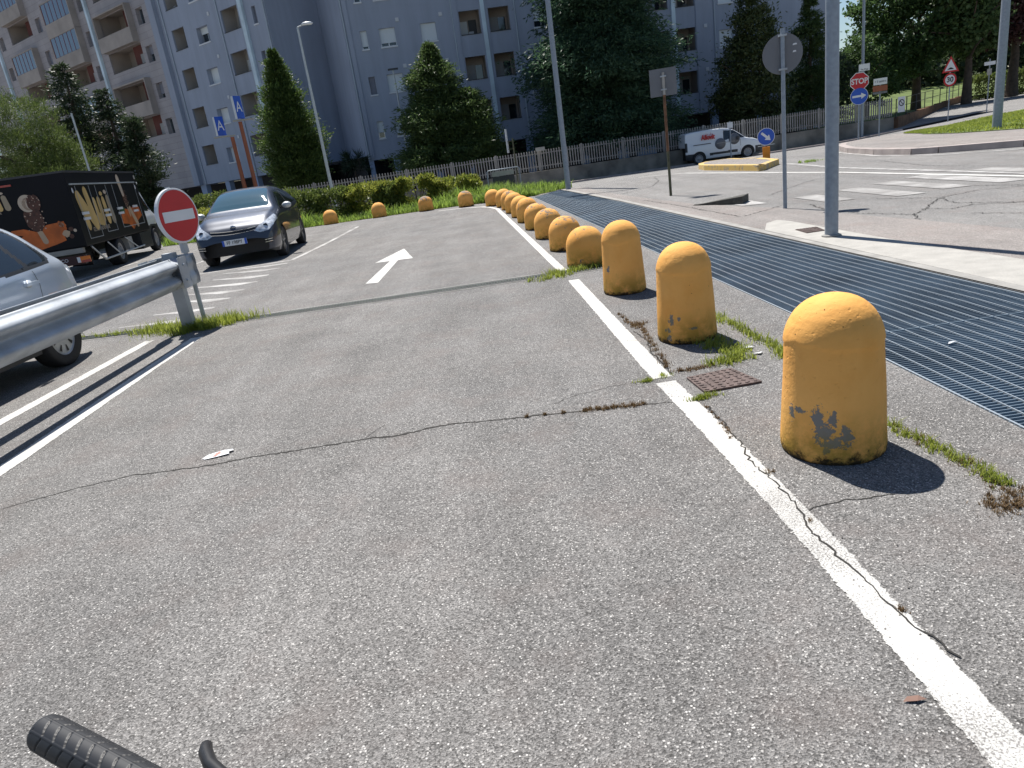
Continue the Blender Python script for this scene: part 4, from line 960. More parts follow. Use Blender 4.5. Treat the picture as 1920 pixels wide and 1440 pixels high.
grass_patch('grass_clump', along([(.4, 7.5), (.75, 7.56), (.62, 7.85)], .11, 3)+along([(.8, 7.72), (1.0, 7.78), (1.35, 7.85)], .09, 4), 1500, .07, .006, LM['grass'], 63, 'fresh green weeds over the right end of the drain by the short bollards')
grass_patch('grass_clump', along([(1.5, 5.1), (1.57, 4.75), (1.6, 4.29), (1.62, 3.95), (1.6, 3.82)], .05, 4)+[(1.33, 4.3, .1, .09, 5), (1.38, 4.1, .08, .12, 6), (1.3, 3.92, .1, .07, 5), (1.18, 3.9, .08, .03, 1)], 2600, .055, .005, LM['grass'], 64, 'bright green weeds right of the second tall bollard beside the manhole cover')
grass_patch('grass_clump', along([(1.57, 2.85), (1.60, 2.72), (1.63, 2.55), (1.645, 2.42), (1.66, 2.25), (1.66, 2.15)], .032, 5), 1300, .035, .0035, LM['grass'], 65, 'small green weeds in the joint right of the nearest tall bollard')
grass_patch('dry_weeds', [(1.57, 2.03, .06, .05, 3), (1.66, 2.08, .06, .06, 2), (1.63, 2.6, .04, .1, 1), (1.64, 2.3, .04, .1, 1)], 1500, .02, .003, LM['dry'], 66, 'reddish-brown dead weeds near the right edge below the grating')
grass_patch('dry_weeds', along([(.93, 5.5), (.95, 5.1), (1.0, 4.95), (.97, 4.6), (.95, 4.2), (.93, 3.95)], .025, 4)+[(1.0, 5.05, .07, .04, 6), (1.05, 3.87, .1, .025, 6)], 1500, .028, .004, LM['dry'], 67, 'brown dry weeds along the crack right of the white line')
grass_patch('dry_weeds', along([(.34, 3.46), (.5, 3.45), (.68, 3.43)], .022, 6)+along([(.0, 3.5), (.3, 3.47)], .008, 3), 1300, .022, .003, LM['dry'], 68, 'brown dried moss and weeds filling the crack left of the white line')
grass_patch('grass_clump', [(.76, 3.78, .05, .02, 2), (.87, 3.82, .035, .03, 1), (1.0, 3.41, .07, .022, 3), (.94, 3.38, .05, .012, 2)], 800, .028, .0035, LM['grass'], 69, 'little green weeds on the white line beside the manhole cover')
grass_patch('dry_weeds', along([(.95, 3.3), (.95, 3.0), (.94, 2.85)], .012, 4)+[(.955, 2.5, .015, .03, 2), (.975, 1.6, .012, .02, 2), (.95, 2.12, .01, .03, 1)], 600, .016, .0025, LM['dry'], 70, 'tiny brown weeds in the crack running down the white line')
grass_patch('grass_clump', [(8.6, 19.0, .3, .25, 1)], 300, .08, .01, LM['weed'], 71, 'sparse weeds at the tip of the yellow-kerbed island')
# loose grit along the line and the crack
rg = np.random.default_rng(90); gm = mat('loose_grit', (.3, .27, .24), .9, noise=(90, .5)); mb = MB()
for k in range(700):
    if k % 3 == 0: x, y = rg.normal(1.0, .08), rg.uniform(1.3, 6.5)
    elif k % 3 == 1: x, y = rg.uniform(-2, .9), 3.49+rg.normal()*.05
    else: x, y = rg.uniform(1.0, 1.9), rg.uniform(1.6, 7)
    if x > gl(y)-.03: continue
    s_ = rg.uniform(.0015, .0042); z_ = .006+s_*.3
    mb.add([(x+s_, y, z_), (x, y+s_*.8, z_), (x-s_, y, z_), (x, y-s_*.9, z_), (x, y, z_+s_*.9), (x, y, z_-s_*.6)], [(0, 1, 4), (1, 2, 4), (2, 3, 4), (3, 0, 4), (1, 0, 5), (2, 1, 5), (3, 2, 5), (0, 3, 5)])
setp(mb.build('grit', gm), 'loose grit and tiny stones scattered around the white line and cracks', 'grit', kind='stuff')
# lawn of the right island
lw = [(17.7, 30.3), (15.0, 25.0), (13.2, 21.6), (13.0, 19.7), (13.34, 17.7), (15.5, 14), (30, 30), (28.2, 36.8), (23, 35.06), (20.5, 34.2)]
sheet('lawn', lw, .145, M_['lawn'])
rg = np.random.default_rng(21); pts = []
while len(pts) < 26000:
    x, y = rg.uniform(12.9, 26), rg.uniform(14.5, 36.8)
    if inpoly(x, y, lw) and x < y*.78+2: pts.append((x, y))
pts = np.array(pts); P = np.column_stack([pts, hzv(pts)+.145]); setp(blades('lawn_grass', P, .055, .022, LM['grass'], 22, .6), 'short green grass of the lawn around the right lamp post', 'grass', kind='stuff')
# traffic island with pavement on the right
isl = [(9.9, 16.57), (9.93, 18.22), (10.26, 20.17), (10.9, 22.0), (12.2, 24.6), (14.3, 28.6), (16.6, 31.6), (18.6, 33.6), (23, 35.4), (28.4, 37.2), (36, 40), (40, 30), (15, 9), (12.6, 11.8), (10.99, 14.53), (10.14, 15.96)]
def raised(name, poly, h, mtop, mk, kw=.18, seg=1.0, kind='structure', label=None, cat=None):
    """pavement slab with separate kerb stones round it"""
    sheet(name, poly, h, mtop)
    mb = MB(); n = len(poly); ar = sum(poly[i][0]*poly[(i+1) % n][1]-poly[(i+1) % n][0]*poly[i][1] for i in range(n)); sg = 1 if ar > 0 else -1
    for i in range(n):
        a = Vector(poly[i]); c = Vector(poly[(i+1) % n]); L_ = (c-a).length; d = (c-a)/L_; nr = Vector((d.y, -d.x))*sg; k = max(1, int(L_/seg))
        for j in range(k):
            p0 = a+d*(L_*j/k); p1 = a+d*(L_*(j+1)/k-.02)
            z0, z1 = hz(*p0)+h+.004, hz(*p1)+h+.004
            o0, o1 = p0+nr*.03, p1+nr*.03; i0, i1 = p0-nr*kw, p1-nr*kw
            mb.add([(*i0, z0), (*i1, z1), (*o1, z1), (*o0, z0), (*(o1+nr*.01), z1-h-.05), (*(o0+nr*.01), z0-h-.05)], [(0, 3, 2, 1) if sg > 0 else (0, 1, 2, 3), (3, 5, 4, 2) if sg > 0 else (3, 2, 4, 5), (0, 3, 5), (1, 4, 2)])
    o = mb.build('kerb', mk)
    if label: setp(o, label, cat)
    else: o['kind'] = 'structure'
raised('pavement', isl, .13, M_['walk'], M_['kerb'])
q = NB('yellow_kerb_paint'); g_ = q.node('ShaderNodeNewGeometry')
q.L(q.mix(q.rng(q.noise(g_.outputs['Position'], 5, 6, .7), .52, .58), (.62, .42, .13), (.36, .3, .21)), q.b.inputs['Base Color']); q.b.inputs['Roughness'].default_value = .8; M_['ykerb'] = q.m
raised('traffic_island', [(6.75, 21.9), (7.1, 18.35), (8.1, 19.8), (8.3, 21.5), (9.0, 25), (10.6, 30.5), (11.4, 33.5), (10.6, 34.2), (9.0, 30.0), (7.5, 25.0)], .14, M_['walk'], M_['ykerb'], .16)
# broken kerb wedge by the pavement
kw_ = MB(); kw_.add([(3.62, 12.6, .005), (4.2, 11.72, .005), (4.42, 12.05, .005), (4.2, 11.72, .13), (4.42, 12.05, .13), (4.35, 12.4, .005), (3.7, 12.75, .01)], [(0, 1, 3), (1, 2, 4, 3), (0, 3, 4), (0, 4, 5, 6), (2, 5, 4)])
setp(kw_.build('kerb_ramp', mat('shade_darkened_concrete', (.06, .058, .05), .9, noise=(14, .4))), 'dark wedge-shaped kerb end sticking out of the pavement edge', 'kerb')  # shade of the side facing the camera is put into the dark colour
# ---------------------------------------------------------------- text / decals
def text_mesh(name, body, size, m, parent=None, loc=(0, 0, 0), rot=(R(90), 0, 0), ext=.002, sx=1, sy=1, bold=0.0, shear=0):
    cu_ = bpy.data.curves.new('lettering', 'FONT'); cu_.body = body; cu_.size = size; cu_.extrude = ext; cu_.align_x = 'CENTER'; cu_.align_y = 'CENTER'; cu_.offset = bold; cu_.shear = shear
    o = bpy.data.objects.new('tmp', cu_); C.objects.link(o); dg = bpy.context.evaluated_depsgraph_get(); dg.update()
    me = bpy.data.meshes.new_from_object(o.evaluated_get(dg)); bpy.data.objects.remove(o); bpy.data.curves.remove(cu_)
    for v in me.vertices: v.co.x *= sx; v.co.y *= sy
    me.materials.clear(); me.materials.append(m)
    r_ = bpy.data.objects.new(name, me); C.objects.link(r_); r_.parent = parent; r_.location = loc; r_.rotation_euler = rot
    return r_
def flat(name, poly, y, m, parent, th=.003):
    """flat shape in local xz plane facing -y, thickness th, front at y"""
    mb = MB(); n = len(poly); a = sum(poly[i][0]*poly[(i+1) % n][1]-poly[(i+1) % n][0]*poly[i][1] for i in range(n))
    if a < 0: poly = poly[::-1]
    vs = [(p[0], y, p[1]) for p in poly]+[(p[0], y+th, p[1]) for p in poly]
    mb.add(vs, [tuple(range(n)), tuple(range(n, 2*n))[::-1]]+[(i, n+i, n+(i+1) % n, (i+1) % n) for i in range(n)]); return mb.build(name, m, parent)
def disc(cx, cz, r_, n=40): return [(cx+r_*math.cos(2*math.pi*i/n), cz+r_*math.sin(2*math.pi*i/n)) for i in range(n)]
def ell(cx, cz, rx, rz, n=24, ang=0, jit=0, seed=0):
    r_ = random.Random(seed); o = []
    for i in range(n):
        a = 2*math.pi*i/n; k = 1+r_.uniform(-jit, jit); x, z = rx*math.cos(a)*k, rz*math.sin(a)*k
        o.append((cx+x*math.cos(ang)-z*math.sin(ang), cz+x*math.sin(ang)+z*math.cos(ang)))
    return o
def pole(parent, r_, h, m=None, z0=0, name='pole', off_=(0, 0), r1=None, cap=True):
    mb = MB(); mb.tube([(off_[0], off_[1], z0-.05), (off_[0], off_[1], z0+h)], [r_, r1 or r_], 16); return mb.build(name, m or M_['galv'], parent)
# ---------------------------------------------------------------- lamp posts and poles
def lamp(loc, h, r0, r1, label, head=None, hang=0, m='polelt', name='street_lamp'):
    t = empty(name, loc, hang, label, 'street lamp')
    mb = MB(); mb.tube([(0, 0, -.1), (0, 0, h*.12), (0, 0, h)], [r0, r0*.97, r1], 14); mb.build('pole', M_[m], t)
    if head == 'arm':
        mb = MB(); mb.tube([(0, 0, h), (.25, 0, h+.07)], .03, 8); mb.build('arm', M_[m], t)
        mb = MB(); mb.lathe([(.0, -.02), (.1, 0), (.13, .06), (.08, .12), (0, .14)], 16, (.45, 0, h+.05), 'z', scale=(2.2, .9)); mb.build('lamp_head', M_['signw'], t)
        mb = MB(); mb.lathe([(.0, -.035), (.09, -.022)], 16, (.45, 0, h+.05), 'z', scale=(2.0, .8)); mb.build('lens', M_['glassb'], t)
    elif head == 'tee':
        mb = MB(); mb.bb(-.32, .32, -.12, .12, h, h+.1); mb.build('lamp_head', M_['dark'], t)
        mb = MB(); mb.bb(-.28, .28, -.1, .1, h-.02, h-.003); mb.build('lens', M_['glassb'], t)
    elif head is None:
        mb = MB(); mb.tube([(0, 0, h), (-.4, .3, h+.25), (-1.0, .8, h+.35)], .05, 8); mb.build('arm', M_[m], t)
        mb = MB(); mb.box((-1.25, 1.0, h+.36), (.6, .3, .1), 2.5); mb.build('lamp_head', M_['signw'], t)
    return t
lamp((-7.35, 36, -.5), 8.55, .085, .05, 'slim grey lamp post with small white lamp head right of the cypress', 'arm', .1)
lamp((-4.5, 48, -.75), 7.9, .06, .045, 'thin lamp post with flat dark T-shaped head beside the broad spruce', 'tee', .1)
lamp((2.68, 23.0, -.05), 8.0, .085, .07, 'tall pale post at the far end of the grating, crossing the cedar', None, .2, 'pole')
lamp((-14.96, 29, -.2), 5.2, .045, .035, 'thin bare pale pole in front of the dark conifers above the truck', 'none', .1)
lamp((13.88, 19.4, .1), 7.5, .115, .085, 'tall grey-green lamp post standing on the lawn at the right', None, .3, 'pole')
lamp((23.16, 44, -.85), 9.5, .09, .07, 'slim green-grey post behind the stop sign', None, .2, 'pole')
# big foreground pole
bp = empty('steel_pole', (3.665, 7.56, 0), 0, 'thick galvanised steel pole standing on the pale concrete beside the grating', 'pole')
mb = MB(); mb.tube([(0, 0, -.02), (0, 0, .5), (0, 0, 6.5)], [.068, .067, .058], 28); mb.build('shaft', M_['pole'], bp)
mb = MB(); mb.lathe([(.1, .012), (.1, .02), (.074, .03)], 28); mb.build('collar', M_['conc2'], bp)
# round sign seen from behind
rs = empty('road_sign', (4.36, 10.42, 0), R(-18), 'grey back of a large round road sign on a galvanised post before the magnolia', 'road sign')
pole(rs, .028, 2.42, M_['pole'])
mb = MB(); mb.lathe([(0, .036), (.262, .036), (.262, .055), (0, .055)], 48, (0, 0, 2.1), 'y', sm=False); mb.build('sign_plate', M_['signback'], rs)
mb = MB()
for z in (1.9, 2.33): mb.bb(-.055, .055, -.034, .034, z-.012, z+.012)
mb.build('clamps', M_['galv'], rs)
for z, w_ in ((2.2, .06), (2.11, .05)): flat('sticker', [(.13, z-.012), (.13+w_, z-.008), (.13+w_-.01, z+.012), (.14, z+.01)], .031, M_['signw'], rs, .004)
# square sign seen from behind on the rusty pole
sq = empty('road_sign', (3.91, 15.17, 0), R(-12), 'grey back of a square road sign on a rusty brown pole', 'road sign')
mb = MB(); mb.tube([(0, 0, -.05), (0, 0, .9)], .028, 12); mb.build('pole_base', M_['mossp'], sq)
mb = MB(); mb.tube([(0, 0, .9), (0, 0, 2.0)], .028, 12); mb.build('pole', M_['rust'], sq)
mb = MB(); mb.tube([(0, 0, 2.0), (0, 0, 2.42)], .028, 12); mb.build('pole_top', M_['conc'], sq)
mb = MB(); mb.bb(-.27, .26, .032, .045, 1.98, 2.5); mb.build('sign_plate', M_['signback'], sq)
mb = MB()
for z in (2.1, 2.35): mb.bb(-.06, .06, -.032, .03, z-.012, z+.012)
mb.build('clamps', M_['galv'], sq)
# ---------------------------------------------------------------- facing signs
def octagon(r_, cz): return [(r_*math.cos(R(22.5+45*i)), cz+r_*math.sin(R(22.5+45*i))) for i in range(8)]
def arrow2d(L_, w_, hw, hl, ang, cx=0, cz=0):
    p = [(-L_/2, -w_/2), (L_/2-hl, -w_/2), (L_/2-hl, -hw/2), (L_/2, 0), (L_/2-hl, hw/2), (L_/2-hl, w_/2), (-L_/2, w_/2)]
    return [(cx+x*math.cos(ang)-z*math.sin(ang), cz+x*math.sin(ang)+z*math.cos(ang)) for x, z in p]
st = empty('stop_sign', (17.22, 33, -.3), R(-22), 'red octagonal STOP sign with a blue arrow disc below it and a small plate above', 'road sign')
pole(st, .035, 3.12, M_['pole'])
flat('sign_plate', octagon(.40, 2.43), -.05, M_['signw'], st, .012); flat('red_face', octagon(.37, 2.43), -.053, M_['red'], st)
text_mesh('lettering', 'STOP', .3, M_['signw'], st, (0, -.057, 2.43), sx=.92, sy=1.05, bold=.008)
flat('blue_disc', disc(0, 1.82, .36), -.05, M_['signw'], st, .012); flat('blue_face', disc(0, 1.82, .345), -.053, M_['signb'], st)
flat('arrow', arrow2d(.56, .09, .26, .2, R(2), 0, 1.82), -.057, M_['signw'], st)
flat('street_name_plate', [(-.02, 2.84), (.4, 2.84), (.4, 3.12), (-.02, 3.12)], -.05, M_['signw'], st, .012); text_mesh('lettering', 'Via Diaz', .1, M_['dark'], st, (.19, -.054, 2.9), sx=.9)
ds = empty('direction_sign', (20.2, 36.7, -.57), R(-22), 'direction sign with a white and a brown plate on a thin post', 'road sign')
pole(ds, .03, 2.8, M_['pole'])
flat('white_plate', [(-.3, 2.5), (.3, 2.5), (.3, 2.8), (-.3, 2.8)], -.045, M_['signw'], ds, .012); text_mesh('lettering', '> il centro', .15, M_['dark'], ds, (0, -.05, 2.65), sx=.8)
flat('brown_plate', [(-.32, 2.2), (.32, 2.2), (.32, 2.46), (-.32, 2.46)], -.045, M_['rustred'], ds, .012); flat('lower_plate', [(-.32, 2.08), (.32, 2.08), (.32, 2.18), (-.32, 2.18)], -.045, M_['signback'], ds, .012)
tr = empty('warning_sign', (28.1, 43.5, -.8), R(-28), 'triangular bump warning sign above a round 30 limit sign on a post', 'road sign')
tr.scale = (.86, .86, .97); pole(tr, .035, 3.9, M_['pole'])
flat('sign_plate', [(-.5, 3.05), (.5, 3.05), (0, 3.95)], -.05, M_['red'], tr, .012); flat('triangle_face', [(-.35, 3.14), (.35, 3.14), (0, 3.78)], -.053, M_['signw'], tr)
flat('bump_symbol', [(-.2, 3.2), (-.1, 3.28), (0, 3.32), (.1, 3.28), (.2, 3.2)], -.057, M_['black'], tr)
flat('speed_disc', disc(0, 2.62, .38), -.05, M_['red'], tr, .012); flat('speed_face', disc(0, 2.62, .28), -.053, M_['signw'], tr); text_mesh('lettering', '30', .4, M_['black'], tr, (0, -.057, 2.62), bold=.012)
wp = empty('small_sign_post', (31.2, 44.6, -.5), R(-30), 'thin post with a small white bracket plate right of the 30 limit sign', 'post')
pole(wp, .03, 3.1, M_['pole']); flat('plate', [(-.28, 2.75), (.28, 2.75), (.28, 2.95), (-.28, 2.95)], -.045, M_['signw'], wp, .012); flat('lower_plate', [(-.12, 2.2), (.12, 2.2), (.12, 2.55), (-.12, 2.55)], -.045, M_['conc'], wp, .012)
kl = empty('keep_right_sign', (9.05, 23.0, -.19), R(-20), 'blue disc with white diagonal arrow above an orange box on the traffic island', 'road sign')
pole(kl, .02, .9, M_['rust'])
mb = MB(); mb.bb(-.11, .11, -.07, .07, .13, .56); mb.build('orange_box', M_['orange'], kl)
flat('sign_plate', disc(0, .87, .26), -.05, M_['signw'], kl, .012); flat('blue_face', disc(0, .87, .245), -.053, M_['signb'], kl); flat('arrow', arrow2d(.36, .07, .2, .15, R(-42), 0, .87), -.057, M_['signw'], kl)
flat('bracket', [(-.25, .585), (.25, .61), (.25, .63), (-.25, .605)], -.04, M_['galv'], kl, .02)
sm_ = empty('small_sign_post', (13.78, 40, -.6), R(-18), 'small white plate on a thin post in front of the white van', 'post')
pole(sm_, .03, 1.85, M_['pole']); flat('plate', [(-.15, 1.5), (.15, 1.5), (.15, 1.8), (-.15, 1.8)], -.045, M_['signw'], sm_, .012)
np_ = empty('no_parking_sign', (26.35, 45.45, .35), fang, 'white no parking sign fixed on the end of the picket fence', 'sign')
flat('plate', [(-.25, -.05), (.25, -.05), (.25, .85), (-.25, .85)], -.05, M_['signw'], np_, .012); flat('ring', disc(0, .5, .2), -.053, M_['dark'], np_); flat('disc_face', disc(0, .5, .14), -.056, M_['signw'], np_); flat('bar', arrow2d(.34, .05, .05, .01, R(-45), 0, .5), -.06, M_['dark'], np_)
fs_ = empty('fence_sign', (3.5, 41.7, .2), fang, 'small pale signboard fixed to the fence behind the tall post', 'sign')
flat('plate', [(-.27, .95), (.27, .95), (.27, 1.15), (-.27, 1.15)], -.05, M_['conc'], fs_, .012)
# blue totems with A
for (x, y, zt, zb, w_, a_, lab, gx) in ((-11.3, 34, 4.62, 3.82, .42, R(52), 'lower blue box sign with white letter A on a red-brown post', .34), (-10.3, 34, 5.35, 4.4, .42, R(60), 'higher blue box sign with white letter A on a red-brown post', -.15)):
    t = empty('totem_sign', (x, y, -.45), 0, lab, 'sign', 'blue A signs on red-brown posts')
    mb = MB(); mb.box((0, 0, (zt+zb)/2+.45), (w_, .14, zt-zb), a_); bx = mb.build('sign_box', M_['signb'], t)
    mb = MB(); d = Vector((math.cos(a_), math.sin(a_))); mb.box((-d.x*(w_/2+.003)*1, -d.y*(w_/2+.003), (zt+zb)/2+.45), (.005, .135, zt-zb-.01), a_); mb.build('box_edge', M_['signw'], bx)
    nrm = Vector((math.sin(a_), -math.cos(a_)))
    text_mesh('letter', 'A', .62, M_['signw'], bx, (nrm.x*.073, nrm.y*.073, (zt+zb)/2+.45), (R(90), 0, a_), sx=.8)
    mb = MB(); mb.box((.12, 0, zb+.45-.06), (.9, .3, .04), a_*.3); mb.build('bracket', M_['conc'], t)
    mb = MB(); mb.tube([(gx+.1, 0, -.1), (gx+.1, 0, zb+.33)], [.1, .085], 12); mb.build('post', M_['rustred'], t)
# rail with white panel and sideways board near the far end
hr = empty('hoop_railing', (.95, 31.2, -.35), R(6), 'low tubular railing with a pale panel behind the far weeds', 'railing')
mb = MB(); mb.tube([(-.7, 0, 0), (-.7, 0, 1.0), (-.62, 0, 1.05), (.62, 0, 1.05), (.7, 0, 1.0), (.7, 0, 0)], .022, 8); mb.build('frame', M_['pole'], hr)
mb = MB(); mb.bb(-.5, .45, -.02, .01, .78, .98); mb.build('panel', M_['conc'], hr)
mb = MB(); mb.bb(-.5, .45, -.01, .01, .05, .76); mb.build('lower_panel', M_['dark'], hr)
sb = empty('sideways_sign', (1.75, 36, -.55), R(80), 'white road sign seen edge-on, mounted beside a green-brown post', 'road sign')
pole(sb, .035, 2.5, M_['mossp']); mb = MB(); mb.bb(-.25, .3, .27, .3, 1.85, 2.95); mb.build('sign_plate', M_['signw'], sb)
mb = MB(); mb.bb(-.01, .01, 0, .27, 2.0, 2.03); mb.bb(-.01, .01, 0, .27, 2.35, 2.38); mb.build('brackets', M_['mossp'], sb)
rb = MB(); rb.box((-12.0, 35.5, .95), (.35, .05, .4)); o = rb.build('red_plate', M_['red']); setp(o, 'small red plate on the fence above the hatchback roof', 'sign')
# ---------------------------------------------------------------- guardrail
gd = empty('guardrail', (-3.38, 5, 0), 0, 'galvanised double W-beam guardrail ending at the no entry sign', 'guardrail')
def wprof():  # (offset outward, z)
    P_ = []
    for i in range(25):
        t = i/24; z = .485+.31*t; o = .043*(1-math.cos(t*4*math.pi))/1.0
        P_.append((o*.95, z))
    return P_
pr = wprof(); TH = .004
for side in (1, -1):
    mb = MB(); ys = np.linspace(-7.5, 2.5, 34); vs = []
    for y in ys:
        for o, z in pr: vs.append((side*(.10+o), y, z))
    nP = len(pr); fs = [(i*nP+j, i*nP+j+1, (i+1)*nP+j+1, (i+1)*nP+j) for i in range(len(ys)-1) for j in range(nP-1)]
    mb.add(vs, fs, 0, True); o = mb.build('front_beam' if side > 0 else 'rear_beam', M_['galv'], gd)
    s_ = o.modifiers.new('t', 'SOLIDIFY'); s_.thickness = .004
# rounded end piece joining both beams
mb = MB(); vs = []; K = 16
for i in range(K+1):
    a = math.pi*i/K; ux, uy = math.cos(a), math.sin(a)
    for o, z in pr:
        rr = .104+.045+.012+(.0 if False else 0)
        oo = .10+.092+(o-.05)*(1-math.sin(a))*.25+.002
        sq_ = max(abs(ux), abs(uy)); k = oo/max(sq_**.75, .5)
        vs.append((ux*k*1.0, 2.5+(.12 if 0 < i < K else 0)*1+uy*k*.9, z+.01*(z-.64)))
nP = len(pr); fs = [(i*nP+j, i*nP+j+1, (i+1)*nP+j+1, (i+1)*nP+j) for i in range(K) for j in range(nP-1)]
mb.add(vs, fs, 0, True)
for side in (1, -1):
    mb.add([(side*.198, 2.3, .483), (side*.198, 2.51, .483), (side*.198, 2.51, .80), (side*.198, 2.3, .80)], [(0, 1, 2, 3)])
o = mb.build('end_terminal', M_['galv'], gd)
for side in (1, -1):
    sm2 = MB(); vs2 = []
    for (oo, z) in pr: vs2 += [(side*(.107+oo), 2.3, z), (side*(.107+oo), 2.312, z)]
    sm2.add(vs2, [(2*j, 2*j+1, 2*j+3, 2*j+2) for j in range(len(pr)-1)]); sm2.build('overlap_edge', M_['black'], gd); s_ = o.modifiers.new('t', 'SOLIDIFY'); s_.thickness = .004
for side in (1, -1):
    for z in (.56, .72):
        mb = MB(); mb.lathe([(.014, -.006), (.014, .006), (0, .01)], 10, (side*.203, 2.4, z), 'x'); mb.build('bolt', M_['galv'], gd)
for y in (2.6, -1.4, -5.4):
    mb = MB(); mb.bb(-.06, .06, y-.05, y+.05, -.1, .84); mb.build('post', M_['galv'], gd)
# no entry sign
ne = empty('no_entry_sign', (-3.33, 7.9, 0), R(69), 'red and white no entry disc on a thin post at the end of the guardrail', 'road sign')
pole(ne, .024, 1.5, M_['galv'])
NA = R(22)
mb = MB(); mb.lathe([(0, -.05), (.285, -.05), (.29, -.047), (.29, -.012), (0, -.012)], 56, (0, 0, 1.195), 'y', sm=False); mb.build('sign_plate', M_['signw'], ne)
flat('red_face', disc(0, 1.195, .27, 56), -.0525, M_['red'], ne)
flat('white_bar', [(-.222, 1.14), (.222, 1.14), (.222, 1.25), (-.222, 1.25)], -.056, M_['signw'], ne)
mb = MB(); mb.bb(-.03, .03, -.028, .028, .8, .96); mb.build('clamp', M_['galv'], ne)
# ---------------------------------------------------------------- litter
lb_ = empty('label_litter', (-1.65, 3.61, .009), R(12), 'white torn paper label lying on the asphalt above the long crack', 'litter')
mb = MB(); mb.add([(-.085, -.012, 0), (-.07, -.028, 0), (.0, -.03, .002), (.062, -.026, .004), (.052, -.01, .006), (.08, .004, .006), (.07, .022, .004), (.0, .03, .002), (-.06, .018, 0)], [tuple(range(9))]); mb.build('paper', M_['signw'], lb_); lb_.scale = (1.0, 1.35, 1)
mb = MB(); mb.add([(-.03, -.02, .0035), (-.01, -.024, .004), (.012, .0, .0045), (.006, .022, .005), (-.015, .01, .004), (-.018, -.005, .004)], [tuple(range(6))]); mb.build('print', mat('pale_red_print', (.5, .2, .16), .6), lb_)
mb = MB(); mb.add([(.8, 1.29, .008), (.83, 1.283, .012), (.855, 1.287, .009), (.84, 1.297, .014), (.815, 1.3, .012)], [(0, 1, 2, 3, 4)]); setp(mb.build('dry_leaf', mat('dry_leaf', (.22, .13, .1), .85)), 'single dry brown leaf on the asphalt at lower right', 'leaf')
mb = MB(); mb.add([(1.44, 4.1, .012), (1.48, 4.08, .02), (1.51, 4.11, .012), (1.47, 4.14, .018)], [(0, 1, 2, 3)]); mb.add([(1.45, 3.98, .012), (1.49, 3.95, .018), (1.52, 3.99, .012)], [(0, 1, 2)]); setp(mb.build('paper_scrap', M_['signw']), 'crumpled white paper scraps among the weeds by the second tall bollard', 'litter')
mb = MB(); mb.add([(2.44, 3.67, .003), (2.49, 3.68, .01), (2.505, 3.70, .004), (2.46, 3.695, .006)], [(0, 1, 2, 3)]); setp(mb.build('paper_scrap', M_['signw']), 'white scrap lying on the steel grating', 'litter')
# ---------------------------------------------------------------- handlebar
hb = empty('bicycle_handlebar', (-.41, .485, .935), 0, 'black bicycle handlebar grip and brake lever tip in the bottom left corner', 'bicycle')
q = NB('grip_rubber'); q.b.inputs['Base Color'].default_value = (.014, .015, .018, 1); q.b.inputs['Roughness'].default_value = .55; grm = q.m
def W(p): return (p[0]+.41, p[1]-.485, p[2]-.935)
e0 = Vector((-.44, .497, .936)); e1 = Vector((-.327, .426, .936)); ax = (e1-e0).normalized(); gp = MB()
n = 40; Lg = .19; prof_ = [(0, .006), (0, .013), (.002, .0158), (.006, .0172)]
nu = 230; vs = []; side = ax.cross(Vector((0, 0, 1))).normalized(); upv = side.cross(ax)
rows = [(0, 0.0), (0, .0138), (.0008, .0152), (.003, .0156)]+[(.003+(Lg-.003)*i/nu, .0156) for i in range(1, nu+1)]
NK = 112
for (l, r_) in rows:
    for k in range(NK):
        a = 2*math.pi*k/NK; rr = r_
        if l > .004:
            # long raised seams with slanted grooves between them
            sg_ = a/(2*math.pi)*7; ph = sg_ % 1.0; dr_ = 1 if int(sg_) % 2 else -1
            if .07 < ph < .93 and ((l+dr_*(ph-.5)*.009) % .0165) < .0018: rr -= .0012
            if ph < .06 or ph > .94: rr += .0006
        vs.append(W(e0+ax*l+side*math.cos(a)*rr+upv*math.sin(a)*rr))
fs = [(i*NK+k, i*NK+(k+1) % NK, (i+1)*NK+(k+1) % NK, (i+1)*NK+k) for i in range(len(rows)-1) for k in range(NK)]
gp.add(vs, fs, 0, True); gp.build('grip', grm, hb)
mb = MB(); b1 = e0+ax*Lg; mb.tube([W(b1), W(b1+ax*.1), W((-.08, .31, .94)), W((.06, .27, .94)), W((.2, .24, .94))], .011, 12); mb.build('bar', M_['plast'], hb)
mb = MB(); mb.tube([W((-.2905, .4665, .9285)), W((-.2895, .463, .929)), W((-.287, .455, .930)), W((-.276, .438, .933)), W((-.255, .418, .936)), W((-.235, .395, .938)), W((-.215, .372, .940))], [.0025, .0048, .0056, .0054, .0052, .005, .006], 12); mb.build('brake_lever', M_['black'], hb)
mb = MB(); mb.tube([W((.08, .265, .94)), W((.08, .18, .9)), W((.08, .18, .7))], .018, 10); mb.build('stem', M_['plast'], hb)
